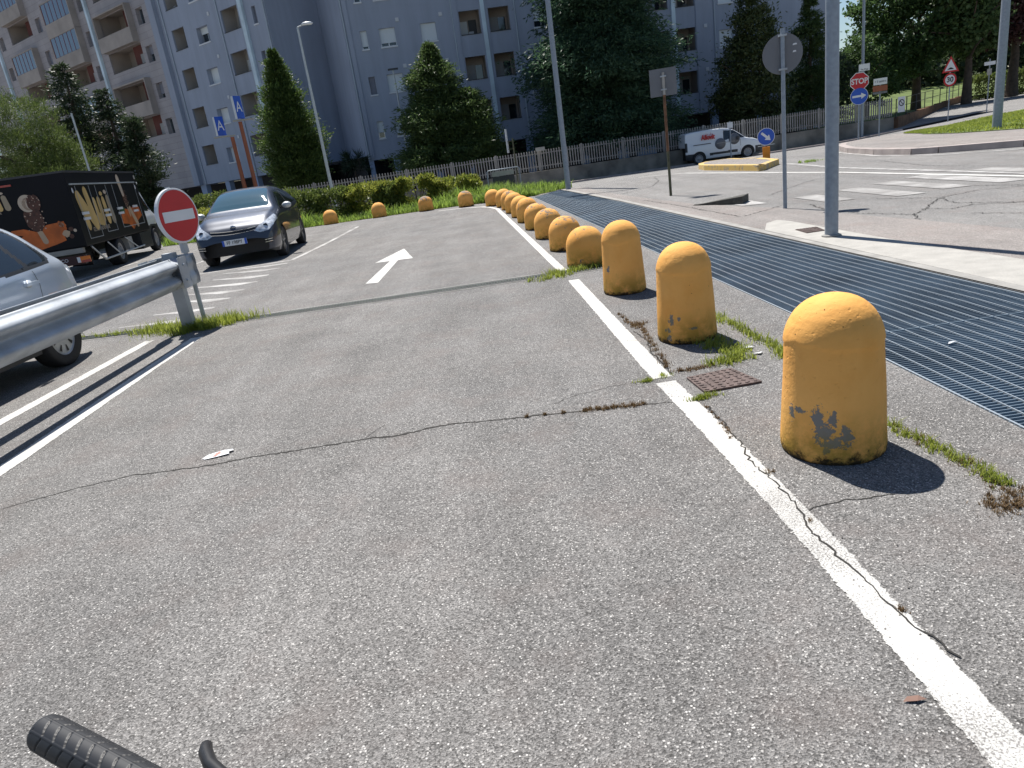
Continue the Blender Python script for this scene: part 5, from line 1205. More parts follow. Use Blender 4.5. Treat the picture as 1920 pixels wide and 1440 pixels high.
# ---------------------------------------------------------------- vehicles
def cr_spline(P, t):
    """Catmull-Rom through P (n,k) at parameters t in 0..n-1"""
    P = np.asarray(P, float); n = len(P); i = np.clip(np.floor(t).astype(int), 0, n-2); f = (t-i)[:, None]
    g_ = lambda j: P[np.clip(j, 0, n-1)]
    p0, p1, p2, p3 = g_(i-1), g_(i), g_(i+1), g_(i+2)
    p0 = np.where((i == 0)[:, None], 2*p1-p2, p0); p3 = np.where((i == n-2)[:, None], 2*p2-p1, p3)
    return .5*((2*p1)+(-p0+p2)*f+(2*p0-5*p1+4*p2-p3)*f**2+(-p0+3*p1-3*p2+p3)*f**3)
def car_grid(stations, nu, nv):
    """stations: list of (y, [(x,z)...]) half sections from sill to roof centre -> dense (nu,nv,3)"""
    K = len(stations[0][1]); A_ = np.array([[(x, s[0], z) for x, z in s[1]] for s in stations])
    B = np.stack([cr_spline(A_[i], np.linspace(0, K-1, nv)) for i in range(len(A_))])
    tt = np.linspace(0, len(A_)-1, nu); out = np.zeros((nu, nv, 3))
    for j in range(nv): out[:, j] = cr_spline(B[:, j], tt)
    out[:, :, 0] = np.maximum(out[:, :, 0], 0); out[:, -1, 0] = 0
    return out
def car_parts(G, classify, arches, parent, mats, smooth=True, offs=None):
    """split the mirrored grid into one mesh per class. arches: (yc, zc, R)"""
    nu, nv, _ = G.shape; V = G.reshape(-1, 3).copy(); inside = np.zeros(len(V), bool)
    for yc, zc, R_ in arches:
        d = np.hypot(V[:, 1]-yc, V[:, 2]-zc); m = (d < R_) & (V[:, 0] > .45) & (V[:, 2] < zc+R_)
        inside |= m
    idx = np.arange(nu*nv).reshape(nu, nv); Q = np.stack([idx[:-1, :-1], idx[1:, :-1], idx[1:, 1:], idx[:-1, 1:]], -1).reshape(-1, 4)
    keep = ~inside[Q].all(1); Q = Q[keep]
    for yc, zc, R_ in arches:
        dy, dz = V[:, 1]-yc, V[:, 2]-zc; d = np.hypot(dy, dz); m = (d < R_) & (V[:, 0] > .45)
        s = R_/np.maximum(d, 1e-4); V[m, 1] = yc+dy[m]*s[m]; V[m, 2] = zc+dz[m]*s[m]
    Vm = V*np.array([-1, 1, 1]); c = V[Q].mean(1); n = np.cross(V[Q[:, 1]]-V[Q[:, 0]], V[Q[:, 3]]-V[Q[:, 0]]); ln_ = np.linalg.norm(n, axis=1, keepdims=True)
    ok = ln_[:, 0] > 1e-9; Q = Q[ok]; c = c[ok]; n = (n/np.maximum(ln_, 1e-9))[ok]
    cls = [classify(c[i], n[i]) for i in range(len(Q))]; res = {}
    for name in sorted(set(cls)):
        mname, part, side = mats[name]
        sel = np.array([k == name for k in cls]); q_ = Q[sel]
        for sg, VV, qq in ((1, V, q_), (-1, Vm, q_[:, ::-1])):
            res.setdefault((part if not side else part+('|%d' % sg), mname), []).append((VV, qq))
    byname = {}
    for (k, mname), L_ in res.items():
        Vs = []; Qs = []; o_ = 0
        for VV, qq in L_:
            u, inv = np.unique(qq, return_inverse=True); Vs.append(VV[u]); Qs.append(inv.reshape(qq.shape)+o_); o_ += len(u)
        V2 = np.concatenate(Vs); Q2 = np.concatenate(Qs)
        o = np_mesh(k.split('|')[0], V2, Q2, mname, parent, smooth)
        b = bmesh.new(); b.from_mesh(o.data); bmesh.ops.remove_doubles(b, verts=b.verts, dist=1e-4); b.to_mesh(o.data); b.free()
        byname[k] = o
    return byname
def wheel(parent, loc, R_, w_, side, style, rimr=None):
    """side=+1: outer face toward +x"""
    rr = rimr or R_*.66
    mb = MB(); h = w_/2
    mb.lathe([(rr*.98, -h*.8), (R_*.93, -h), (R_*.985, -h*.8), (R_, -h*.4), (R_, h*.4), (R_*.985, h*.8), (R_*.93, h), (rr*.98, h*.8)], 48, (0, 0, 0), 'x', cap=False)
    o = mb.build('wheel', M_['rubber'], parent, loc); s = side
    mb = MB(); e = h*.8*s; mb.lathe([(rr, e), (rr*.95, e-.004*s), (rr*.9, e-.03*s), (rr*.9, 0), (.0, 0)], 48, (0, 0, 0), 'x', cap=False)
    if style == 'alloy': mb.build('rim', M_['dark'], o)
    else: mb.build('rim', M_['rimsil'], o)
    mb = MB(); f = e-.012*s
    if style == 'alloy':
        for k in range(5):
            for da in (-.13, .13):
                a = k*2*math.pi/5+.3; c0 = Vector((0, math.cos(a), math.sin(a))); p0 = c0*.04; a2 = a+da*1.5; p1 = Vector((0, math.cos(a2), math.sin(a2)))*rr*.95
                tdir = (p1-p0).normalized(); nr = tdir.cross(Vector((1, 0, 0)))*.011
                v = [p0+nr, p0-nr, p1-nr*1.3, p1+nr*1.3]; vs = [(f, q_.y, q_.z) for q_ in v]+[(f-.02*s, q_.y, q_.z) for q_ in v]
                mb.add(vs, [(0, 1, 2, 3), (0, 4, 5, 1), (1, 5, 6, 2), (2, 6, 7, 3), (3, 7, 4, 0)])
        mb.lathe([(0, f+.002*s), (.045, f)], 16, (0, 0, 0), 'x'); mb.lathe([(rr*.93, f), (rr, f+.002*s)], 48, (0, 0, 0), 'x', cap=False)
        mb.build('spokes', M_['rimsil'], o)
    elif style == 'cap':
        # full plastic wheel trim with slots
        mb.lathe([(0, f+.004*s), (.06, f+.004*s), (rr*.6, f+.006*s), (rr*.93, f+.0*s), (rr, e)], 48, (0, 0, 0), 'x', cap=False); mb.build('wheel_trim', M_['capsil'], o)
        m2 = MB()
        for k in range(9):
            a = k*2*math.pi/9; 
            for r0, r1, w0, w1 in ((rr*.52, rr*.84, .008, .018),):
                c0 = Vector((0, math.cos(a), math.sin(a))); tn = Vector((0, -math.sin(a), math.cos(a)))
                v = [c0*r0+tn*w0, c0*r0-tn*w0, c0*r1-tn*w1, c0*r1+tn*w1]; m2.add([(f+.0085*s, q_.y, q_.z) for q_ in v], [(0, 1, 2, 3)])
        m2.build('trim_slots', M_['black'], o)
        m3 = MB(); m3.lathe([(0, f+.012*s), (.02, f+.010*s), (.026, f+.006*s)], 16, (0, 0, 0), 'x', scale=(1.2, 1)); m3.build('hub_emblem', M_['galv'], o)
    else:
        mb.lathe([(0, f+.01*s), (.06, f+.01*s), (.09, f-.01*s), (rr*.6, f-.02*s), (rr*.9, f), (rr, e)], 40, (0, 0, 0), 'x', cap=False); mb.build('wheel_disc', M_['wdisc'], o)
        m2 = MB()
        for k in range(8):
            a = k*math.pi/4; m2.lathe([(0, f-.008*s), (.018, f-.009*s)], 10, (0, rr*.72*math.cos(a), rr*.72*math.sin(a)), 'x')
        m2.build('wheel_holes', M_['black'], o)
    return o
def carpaint(name, col, metal=.5, rough=.3):
    m = mat(name, col, rough, metal, .5, noise=(400, .06, 2), coat=1.0); m.node_tree.nodes['Principled BSDF'].inputs['Coat Roughness'].default_value = .04; return m
M_['rimsil'] = mat('silver_rim', (.45, .44, .44), .35, .7); M_['capsil'] = mat('silver_wheel_trim', (.5, .5, .5), .4, .3); M_['wdisc'] = mat('steel_wheel', (.28, .28, .29), .5, .3)
M_['paint_dark'] = carpaint('dark_blue_grey_paint', (.03, .038, .06), .3, .38)
M_['paint_silver'] = carpaint('silver_paint', (.6, .66, .74), .25, .35)
M_['paint_white'] = carpaint('white_paint', (.74, .76, .79), 0, .4)
M_['wind'] = mat('windscreen_glass', (.03, .09, .12), .03, 0, 1.0, coat=1.0)
M_['sideglass'] = mat('car_side_glass', (.012, .016, .018), .03, 0, 1.0)
M_['lamp'] = mat('headlamp', (.62, .66, .7), .12, .2, 1.0, noise=(16, .4), coat=1.0)
M_['lampin'] = mat('headlamp_inner', (.08, .09, .1), .2, .8)
M_['chrome'] = mat('chrome', (.75, .76, .78), .12, 1.0)
M_['taill'] = mat('tail_lamp_red', (.35, .015, .012), .2, 0, .8); M_['amber'] = mat('amber_lamp', (.8, .2, .02), .3)
M_['plate'] = mat('number_plate', (.7, .72, .74), .4)
def seg(pts, x):
    for (a, va), (b, vb) in zip(pts[:-1], pts[1:]):
        if x <= b: return va+(vb-va)*max(0, (x-a)/(b-a))
    return pts[-1][1]
# ---- parked dark hatchback (nose at local y=0)
def hatch_sections(ys, L_, W_, top, belt, wid, roofw, zb, crown=.03):
    out = []
    for y in ys:
        zt = seg(top, y); b = min(seg(belt, y), zt-.012); w_ = seg(wid, y)*W_/2; rw = seg(roofw, y)*W_/2; z0 = seg(zb, y)
        rw = min(rw, w_*.98)
        gh = max(zt-b, .012)
        out.append((y, [(w_*.94, z0), (w_*.985, z0+(b-z0)*.18), (w_*1.0, z0+(b-z0)*.48), (w_*.985, z0+(b-z0)*.8), (w_*.955, b), (w_*.955-(w_*.955-rw)*.55, b+gh*.55), (rw, zt-min(gh*.16, .07)), (rw*.8, zt-min(gh*.05, .02)), (rw*.4, zt-.002), (0, zt)]))
    return out
rio = empty('parked_hatchback', (-4.83, 13.75, -.0), R(5), 'dark blue-grey hatchback parked facing the camera in the far bay', 'car')
ys = [0, .015, .05, .12, .22, .38, .6, .85, 1.05, 1.25, 1.5, 1.8, 2.1, 2.5, 2.9, 3.3, 3.6, 3.8, 3.95, 4.02, 4.05]
top = [(0, .5), (.015, .56), (.05, .66), (.12, .74), (.22, .80), (.38, .89), (.6, .95), (.85, 1.0), (1.02, 1.03), (1.2, 1.14), (1.45, 1.29), (1.75, 1.41), (2.1, 1.455), (2.5, 1.455), (2.9, 1.44), (3.3, 1.40), (3.6, 1.33), (3.8, 1.16), (3.95, .98), (4.02, .85), (4.05, .6)]
belt = [(0, .45), (.05, .6), (.22, .72), (.6, .84), (1.05, .91), (2, .93), (3, .98), (3.6, 1.02), (3.9, .95), (4.05, .55)]
wid = [(0, .78), (.015, .82), (.05, .88), (.12, .92), (.22, .955), (.38, .985), (.6, 1), (3.2, 1), (3.7, .97), (3.95, .9), (4.05, .82)]
roofw = [(0, .5), (.12, .62), (.3, .7), (.6, .76), (1.05, .8), (1.25, .76), (1.5, .71), (1.9, .665), (2.5, .66), (3.3, .64), (3.8, .66), (4.05, .5)]
zb = [(0, .24), (.1, .19), (.4, .17), (3.6, .19), (4.05, .3)]
rio.scale = (.92, .92, .96)
G = car_grid(hatch_sections(ys, 4.05, 1.72, top, belt, wid, roofw, zb), 300, 110)
# front fascia: faces near y<.25 classified in the (x,z) plane
def poly_in(pl, x, z): return inpoly(x, z, pl)
hl = [(.42, .635), (.54, .59), (.72, .61), (.80, .69), (.86, .82), (.84, .89), (.78, .885), (.66, .80), (.52, .715)]
grl = [(0, .625), (.46, .665), (.44, .70), (.0, .675)]
inl = [(0, .265), (.44, .285), (.56, .45), (.50, .475), (0, .455)]
fog = [(.60, .34), (.76, .37), (.78, .47), (.62, .46)]
def rio_cls(c, n):
    x, y, z = c
    if y < .85:
        if poly_in(hl, x, z) and y < .62: return 'lamp'
    if y < .3:
        if poly_in(grl, x, z): return 'grille'
        if poly_in(inl, x, z): return 'intake'
        if poly_in(fog, x, z): return 'fog'
        if z < .245: return 'lower'
    zt = seg(top, y); b = seg(belt, y); rw = seg(roofw, y)*.86
    if 1.08 < y < 1.84 and z > seg([(1.05, 1.0), (1.25, 1.035), (1.84, 1.1)], y) and x < rw-.045 : 
        if n[2] > .2 and z > zt-.10: return 'wind'
    if 3.5 < y < 3.86 and x < rw-.09 and z > 1.08: return 'rear'
    if x > rw*.9-.02 and b+.02 < z < zt-.085 and 1.32 < y < 3.66 and z < 1.345:
        lim = seg([(1.2, .98), (1.5, 1.13), (1.85, 1.33), (3.66, 1.40)], y)
        if z < lim and z < seg([(3.0, 1.4), (3.66, 1.12)], y):
            if abs(y-2.38) < .035: return 'pillar'
            return 'side'
    return 'body'
mt = {'body': (M_['paint_dark'], 'body', 0), 'lamp': (M_['lamp'], 'headlight', 1), 'grille': (M_['black'], 'grille', 0), 'intake': (M_['black'], 'intake', 0), 'fog': (M_['plast'], 'fog_light', 1), 'lower': (M_['plast'], 'lower_trim', 0), 'wind': (M_['wind'], 'windscreen', 0), 'rear': (M_['sideglass'], 'rear_window', 0), 'side': (M_['sideglass'], 'side_window', 1), 'pillar': (M_['plast'], 'pillar', 1)}
car_parts(G, rio_cls, [(.82, .30, .345), (3.39, .30, .345)], rio, mt)
mb = MB(); mb.bb(-.74, .74, .35, 3.8, .2, .75); mb.bb(-.6, .6, 1.5, 3.5, .75, .95); mb.build('underbody', M_['black'], rio)
for y in (.82, 3.39):
    for s in (-1, 1): wheel(rio, (s*.755, y, .31), .31, .2, s, 'alloy', .225)
def strip(pts, w_, y, m, name, parent, th=.01):
    mb = MB()
    for (a, b) in zip(pts[:-1], pts[1:]):
        A1, B1 = Vector((a[0], 0, a[1])), Vector((b[0], 0, b[1])); d = (B1-A1).normalized(); nr = Vector((-d.z, 0, d.x))*w_/2
        ya, yb = (a[2] if len(a) > 2 else y), (b[2] if len(b) > 2 else y)
        v = [A1-nr, B1-nr, B1+nr, A1+nr]; yy = [ya, yb, yb, ya]
        mb.add([(p.x, q_, p.z) for p, q_ in zip(v, yy)]+[(p.x, q_+th, p.z) for p, q_ in zip(v, yy)], [(0, 1, 2, 3), (0, 4, 5, 1), (2, 6, 7, 3), (1, 5, 6, 2), (3, 7, 4, 0)])
    return mb.build(name, m, parent)
def fascia_y(G, x, z):
    """y of the front surface at (x,z)"""
    F_ = G.reshape(-1, 3); F_ = F_[F_[:, 1] < .9]; d = (F_[:, 0]-abs(x))**2+(F_[:, 2]-z)**2; return F_[np.argmin(d), 1]
def on_front(G, pts, dy=-.008): return [(x, z, fascia_y(G, x, z)+dy) for x, z in pts]
strip(on_front(G, [(-.46, .71), (-.3, .692), (-.15, .685), (0, .682), (.15, .685), (.3, .692), (.46, .71)]), .014, 0, M_['chrome'], 'grille_trim', rio)
strip(on_front(G, [(-.46, .655), (-.3, .637), (-.15, .628), (0, .625), (.15, .628), (.3, .637), (.46, .655)]), .011, 0, M_['chrome'], 'grille_trim', rio)
for s in (-1, 1):
    for z in (.385, .43): strip(on_front(G, [(s*.61, z), (s*.69, z+.006), (s*.76, z+.01)], -.006), .009, 0, M_['chrome'], 'fog_trim', rio)
    yy = fascia_y(G, .66, .70); mb = MB(); mb.lathe([(0, 0), (.045, .002), (.05, .01)], 18, (s*.655, yy-.004, .695), 'y'); mb.build('headlight_lens', M_['lampin'], rio)
    mb = MB(); mb.lathe([(0, -.11), (.05, -.10), (.085, -.06), (.09, 0), (.07, .05), (0, .06)], 20, (s*.95, 1.42, 1.0), 'y', scale=(1.15, .75)); mb.build('mirror', M_['polelt'], rio)
    mb = MB(); mb.box((s*.86, 1.43, .965), (.14, .05, .04)); mb.build('mirror_arm', M_['plast'], rio)
    for y in (2.25, 3.05): mb = MB(); mb.box((s*.862, y, .86), (.03, .17, .03)); mb.build('door_handle', M_['paint_dark'], rio)
yb_ = fascia_y(G, 0, .75)
mb = MB(); mb.lathe([(0, yb_-.016), (.055, yb_-.014), (.06, yb_+.01)], 24, (0, 0, .755), 'y', scale=(1, .5)); mb.build('emblem', M_['chrome'], rio)
text_mesh('lettering', 'KIA', .045, M_['dark'], rio, (0, yb_-.02, .755))
yp = fascia_y(G, 0, .44)-.03
flat('number_plate', [(-.25, .415), (.25, .415), (.25, .525), (-.25, .525)], yp, M_['plate'], rio, .02)
flat('plate_band', [(-.25, .415), (-.205, .415), (-.205, .525), (-.25, .525)], yp-.002, M_['signb'], rio, .001); flat('plate_band', [(.205, .415), (.25, .415), (.25, .525), (.205, .525)], yp-.002, M_['signb'], rio, .001)
text_mesh('lettering', 'FF 198PY', .095, M_['black'], rio, (0, yp-.004, .47), sx=.88)
for s, a in ((-.42, -.1), (.1, .0)): mb = MB(); mb.tube([(s, 1.13, 1.045), (s+.2, 1.17, 1.062), (s+.5, 1.22, 1.075)], .012, 6); mb.build('wiper', M_['black'], rio)
flat('sticker', [(.46, 1.22), (.54, 1.22), (.54, 1.26), (.46, 1.26)], 1.50, M_['signw'], rio, .003)

# ---- silver hatchback on the left (tail toward +y)
sil = empty('silver_hatchback', (-4.99, 3.60, 0), 0, 'silver hatchback behind the guardrail, cut by the left picture edge', 'car')
ys = [0, .03, .1, .25, .5, .8, 1.0, 1.2, 1.5, 1.8, 2.1, 2.5, 2.9, 3.15, 3.3, 3.45, 3.58, 3.68, 3.76, 3.82, 3.84]
top = [(0, .5), (.03, .6), (.1, .7), (.25, .78), (.5, .85), (.8, .92), (1.0, .97), (1.2, 1.09), (1.5, 1.28), (1.8, 1.40), (2.1, 1.44), (2.5, 1.445), (2.9, 1.425), (3.15, 1.395), (3.3, 1.34), (3.45, 1.22), (3.58, 1.09), (3.68, .98), (3.76, .9), (3.82, .8), (3.84, .55)]
belt = [(0, .42), (.25, .7), (.8, .84), (1.2, .88), (2.5, .93), (3.3, .97), (3.6, .94), (3.76, .85), (3.84, .5)]
wid = [(0, .75), (.1, .88), (.3, .95), (.6, 1), (3.0, 1), (3.35, .985), (3.6, .93), (3.76, .87), (3.84, .78)]
roofw = [(0, .5), (.25, .7), (1.0, .8), (1.2, .76), (1.5, .71), (1.8, .68), (2.5, .68), (3.1, .655), (3.4, .66), (3.6, .7), (3.76, .7), (3.84, .5)]
zb = [(0, .26), (.2, .2), (3.5, .2), (3.84, .32)]
G2 = car_grid(hatch_sections(ys, 3.84, 1.65, top, belt, wid, roofw, zb), 280, 120)
rw_poly = [(1.3, .93), (1.62, 1.24), (1.85, 1.345), (2.98, 1.345), (3.12, 1.3), (3.28, 1.1), (3.33, 1.02), (3.28, .985), (2.9, .96)]
frm = [(1.24, .905), (1.6, 1.27), (1.83, 1.372), (3.0, 1.372), (3.15, 1.315), (3.32, 1.1), (3.37, 1.01), (3.31, .96), (2.9, .935)]
def sil_cls(c, n):
    x, y, z = c; zt = seg(top, y); rw = seg(roofw, y)*.825
    if inpoly(y, z, frm) and x > rw*.88:
        if not inpoly(y, z, rw_poly): return 'frame'
        if abs(y-(2.1+.0*z)) < .035 or abs(y-(2.98-(z-.95)*.42)) < .03: return 'frame'
        return 'side2' if y > 2.9 else 'side'
    if 1.05 < y < 1.8 and z > 1.0 and x < rw-.05 and z > zt-.1 and n[2] > .2: return 'wind'
    if 3.32 < y < 3.62 and x < rw-.08 and z > .99: return 'rear'
    if y > 3.66 and z > .62 and x > .5 and n[1] > .8: return 'tail'
    if z < .3 and 1.0 < y < 3.0: return 'lower'
    return 'body'
mt = {'body': (M_['paint_silver'], 'body', 0), 'frame': (M_['plast'], 'window_frame', 1), 'side': (M_['sideglass'], 'side_window', 1), 'side2': (M_['sideglass'], 'quarter_window', 1), 'wind': (M_['wind'], 'windscreen', 0), 'rear': (M_['sideglass'], 'rear_window', 0), 'tail': (M_['taill'], 'tail_light', 1), 'lower': (M_['plast'], 'sill_trim', 1)}
car_parts(G2, sil_cls, [(.78, .3, .34), (3.1, .3, .34)], sil, mt)
mb = MB(); mb.bb(-.7, .7, .3, 3.6, .2, .78); mb.bb(-.55, .55, 1.4, 3.2, .78, .98); mb.build('underbody', M_['black'], sil)
for y in (.78, 3.1):
    for s in (-1, 1): wheel(sil, (s*.725, y, .3), .3, .185, s, 'cap', .2)
for s in (-1, 1):
    mb = MB(); mb.box((s*.845, 2.86, .83), (.035, .19, .028)); mb.lathe([(0, .002), (.035, 0)], 16, (s*.822, 2.86, .83), 'x', scale=(1.4, 1)); mb.build('door_handle', M_['paint_silver'], sil)
    def sx_(y, z):
        F_ = G2.reshape(-1, 3); d = (F_[:, 1]-y)**2+(F_[:, 2]-z)**2; m = F_[:, 0] > .5; return F_[m][np.argmin(d[m]), 0]
    mb = MB()
    for pts in ([(2.06, .93), (2.06, .6), (2.07, .33)], [(3.0, .93), (3.02, .8), (2.97, .62), (2.85, .52), (2.76, .42), (2.72, .34)]):
        for (a, b) in zip(pts[:-1], pts[1:]):
            for j in range(4):
                ya, za = a[0]+(b[0]-a[0])*j/4, a[1]+(b[1]-a[1])*j/4; yb, zb_ = a[0]+(b[0]-a[0])*(j+1)/4, a[1]+(b[1]-a[1])*(j+1)/4
                d = Vector((yb-ya, zb_-za)).normalized()*.003; xa, xb = s*(sx_(ya, za)+.003), s*(sx_(yb, zb_)+.003)
                mb.add([(xa, ya-d.y, za+d.x), (xb, yb-d.y, zb_+d.x), (xb, yb+d.y, zb_-d.x), (xa, ya+d.y, za-d.x)], [(0, 1, 2, 3)])
    mb.build('door_gap', M_['black'], sil)

# ---- white van : local y backward, so rotate +90 to make it face +x
van = empty('white_van', (16.15, 42.3, -.86), R(90-2), 'white panel van with two dark round spots on its side, driving right', 'van')
ys = [0, .03, .1, .25, .5, .8, 1.0, 1.25, 1.6, 1.95, 2.3, 3.0, 3.8, 4.2, 4.33, 4.38, 4.40]
top = [(0, .55), (.03, .7), (.1, .84), (.25, .95), (.5, 1.05), (.8, 1.12), (1.0, 1.2), (1.25, 1.42), (1.6, 1.66), (1.95, 1.79), (2.3, 1.83), (3.0, 1.84), (3.8, 1.82), (4.2, 1.79), (4.33, 1.75), (4.38, 1.6), (4.40, 1.0)]
belt = [(0, .5), (.1, .78), (.5, .98), (1.0, 1.08), (2, 1.13), (3, 1.15), (4.33, 1.15), (4.4, .8)]
wid = [(0, .78), (.1, .9), (.3, .97), (.6, 1), (3.9, 1), (4.2, .985), (4.36, .96), (4.4, .93)]
roofw = [(0, .55), (.3, .75), (1.0, .84), (1.3, .82), (1.7, .78), (2.2, .8), (3.8, .83), (4.3, .84), (4.4, .84)]
zb = [(0, .3), (.2, .25), (4.2, .28), (4.4, .35)]
G3 = car_grid(hatch_sections(ys, 4.4, 1.84, top, belt, wid, roofw, zb), 260, 90)
def van_cls(c, n):
    x, y, z = c; zt = seg(top, y); rw = seg(roofw, y)*.92
    if 1.06 < y < 1.85 and x < rw-.05 and z > 1.2 and z > zt-.1: return 'wind'
    if x > rw*.9 and inpoly(y, z, [(1.0, 1.15), (1.35, 1.42), (1.62, 1.62), (2.2, 1.66), (2.22, 1.16)]): return 'side'
    if x > .6 and ((y < .45 and z < .62) or (y > 3.9 and z < .62 and y < 4.5)): return 'bump'
    if y < .3 and z < .6: return 'bump'
    if x > .8 and 1.45 < y < 3.05 and .42 < z < .56: return 'trim'
    if x > .55 and .2 < y < .65 and inpoly(y, z, [(.15, .82), (.5, .93), (.62, .98), (.2, .9)]): return 'lamp'
    if y > 4.28 and x > .76 and .75 < z < 1.25: return 'tail'
    if y > 4.33 and x < .68 and 1.15 < z < 1.6: return 'rear'
    return 'body'
mt = {'body': (M_['paint_white'], 'body', 0), 'wind': (M_['wind'], 'windscreen', 0), 'side': (M_['sideglass'], 'side_window', 1), 'bump': (M_['plast'], 'bumper', 0), 'trim': (M_['plast'], 'side_trim', 1), 'lamp': (M_['lamp'], 'headlight', 1), 'tail': (M_['plast'], 'tail_light', 1), 'rear': (M_['paint_white'], 'rear_door_panel', 0)}
car_parts(G3, van_cls, [(.88, .33, .39), (3.65, .33, .39)], van, mt)
mb = MB(); mb.bb(-.8, .8, .35, 4.2, .26, .95); mb.build('underbody', M_['black'], van)
for y in (.88, 3.65):
    for s in (-1, 1): wheel(van, (s*.82, y, .33), .335, .2, s, 'steel', .225)
# side decals; after the rotation the camera sees local -x?  place on both sides facing outward
for s in (1, -1):
    rz_ = R(90) if s > 0 else R(-90)
    e = .925
    for (yc, zc, r_) in ((2.42, .98, .30), (1.62, 1.14, .30)):
        mb = MB(); mb.lathe([(0, s*.0), (r_, s*.0), (r_, -s*.03), (0, -s*.03)], 32, (s*(e+.004), yc, zc), 'x'); mb.build('round_spot', M_['signback'], van)
    mb = MB(); mb.bb(-.004, .004, 2.62-1.0, 2.62, -.012, .012); o = mb.build('spot_line', M_['conc'], van, (s*(e+.01), 0, 1.02))
    mb = MB(); mb.bb(-.004, .004, 2.95, 3.95, -.02, .02); mb.build('door_rail', M_['plast'], van, (s*(e-.005), 0, 1.08))
    text_mesh('lettering', 'Allovit', .34, M_['red'], van, (s*(e-.035), 3.1, 1.42), (R(90), 0, rz_), .03, .85, 1.1, .01)
    mb = MB()
    for k in range(7): a = 2.85+k*.085; hgt = .1*(1+.5*math.sin(k*2.1)); mb.add([(s*(e-.02), a-.02, 1.52), (s*(e-.02), a+.02, 1.52), (s*(e-.045), a, 1.54+hgt)], [(0, 1, 2)])
    mb.build('lettering_flames', M_['red'], van)
    mb = MB(); mb.box((s*.98, 1.45, 1.16), (.12, .1, .2)); mb.build('mirror', M_['plast'], van)
    mb = MB(); mb.bb(-.006, .006, 2.235, 2.245, .45, 1.7); mb.bb(-.006, .006, 1.28, 1.29, .45, 1.1); mb.build('door_gap', M_['dark'], van, (s*(e-.012), 0, 0))

# ---- black box truck ; local y forward, x right, rear at y=0
tk = empty('ice_cream_truck', (-10.06, 16.15, 0), R(10), 'black box truck with gold lettering and ice cream pictures, white cab at far end', 'truck')
W2 = 1.08; ZT = 2.30; ZB = .66; LB = 5.3
q = NB('black_wrap'); tc = q.node('ShaderNodeTexCoord'); q.L(q.mix(q.rng(q.noise(tc.outputs['Object'], 1.2, 4), .3, .7), (.004, .005, .007), (.008, .008, .012)), q.b.inputs['Base Color']); q.b.inputs['Roughness'].default_value = .55; q.b.inputs['Specular IOR Level'].default_value = .2; wrap = q.m
mb = MB(); mb.bb(-W2, W2, 0, LB, ZB, ZT); o = mb.build('box_body', wrap, tk); bv = o.modifiers.new('b', 'BEVEL'); bv.width = .025; bv.segments = 2
mb = MB(); mb.bb(-W2-.01, W2+.01, -.01, .05, ZT-.03, ZT+.012); mb.bb(W2-.03, W2+.012, .051, LB+.01, ZT-.03, ZT+.012); mb.bb(-W2-.012, -W2+.03, .051, LB+.01, ZT-.03, ZT+.012); mb.build('roof_trim', M_['dark'], tk)
mb = MB(); mb.bb(-.35, .0, -.02, -.003, 2.13, 2.17); mb.build('high_brake_light', M_['taill'], tk)
# chassis, bumper, lights
mb = MB(); mb.bb(-.4, .4, .2, 6.6, .42, .64); mb.build('chassis', M_['black'], tk)
mb = MB(); mb.bb(-W2+.06, W2-.1, -.02, .12, .54, .65); mb.build('rear_sill', M_['conc2'], tk)
mb = MB(); mb.bb(-1.0, .98, -.08, .06, .3, .5); mb.build('bumper', M_['rust'] if 0 else mat('dark_red_bumper', (.05, .015, .015), .6), tk)
text_mesh('lettering', 'IVECO', .1, M_['signw'], tk, (.5, -.084, .42))
for s in (-1, 1):
    mb = MB(); mb.bb(s*.99-.14, s*.99+.12, -.13, -.085, .34, .47); mb.build('tail_light', M_['amber'], tk); mb = MB(); mb.bb(s*.99-.145, s*.99-.08, -.138, -.131, .345, .465); mb.build('reversing_light', M_['signw'], tk)
    mb = MB(); mb.bb(s*.99-.06, s*.99+.125, -.138, -.131, .335, .39); mb.build('brake_light', M_['taill'], tk)
for s in (-1, 1):
    wheel(tk, (s*.9, 2.4, .33), .335, .3, s, 'steel', .21); wheel(tk, (s*.9, 6.1, .33), .335, .2, s, 'steel', .21)
mb = MB(); mb.tube([(.5, .5, .34), (.9, .6, .3)], .1, 12); mb.build('axle', M_['black'], tk)
# steel side guard and vent box on the camera-side
mb = MB(); mb.tube([(W2-.03, .35, .64), (W2+.03, .85, .28), (W2+.03, 4.2, .30)], .022, 8); mb.tube([(W2-.03, 1.5, .64), (W2+.03, 2.0, .30)], .018, 8); mb.tube([(W2-.03, 2.9, .64), (W2+.03, 3.6, .31)], .018, 8); mb.build('side_guard', M_['polelt'], tk)
mb = MB(); mb.bb(W2-.4, W2-.01, 4.2, 5.28, .2, .64); 
for i in range(8): mb.bb(W2-.009, W2+.004, 4.28, 5.2, .27+i*.043, .285+i*.043)
mb.build('vent_box', M_['plast'], tk)
mb = MB(); mb.bb(W2-.35, W2-.04, 3.1, 3.5, .3, .62); mb.build('side_tank', M_['conc'], tk)
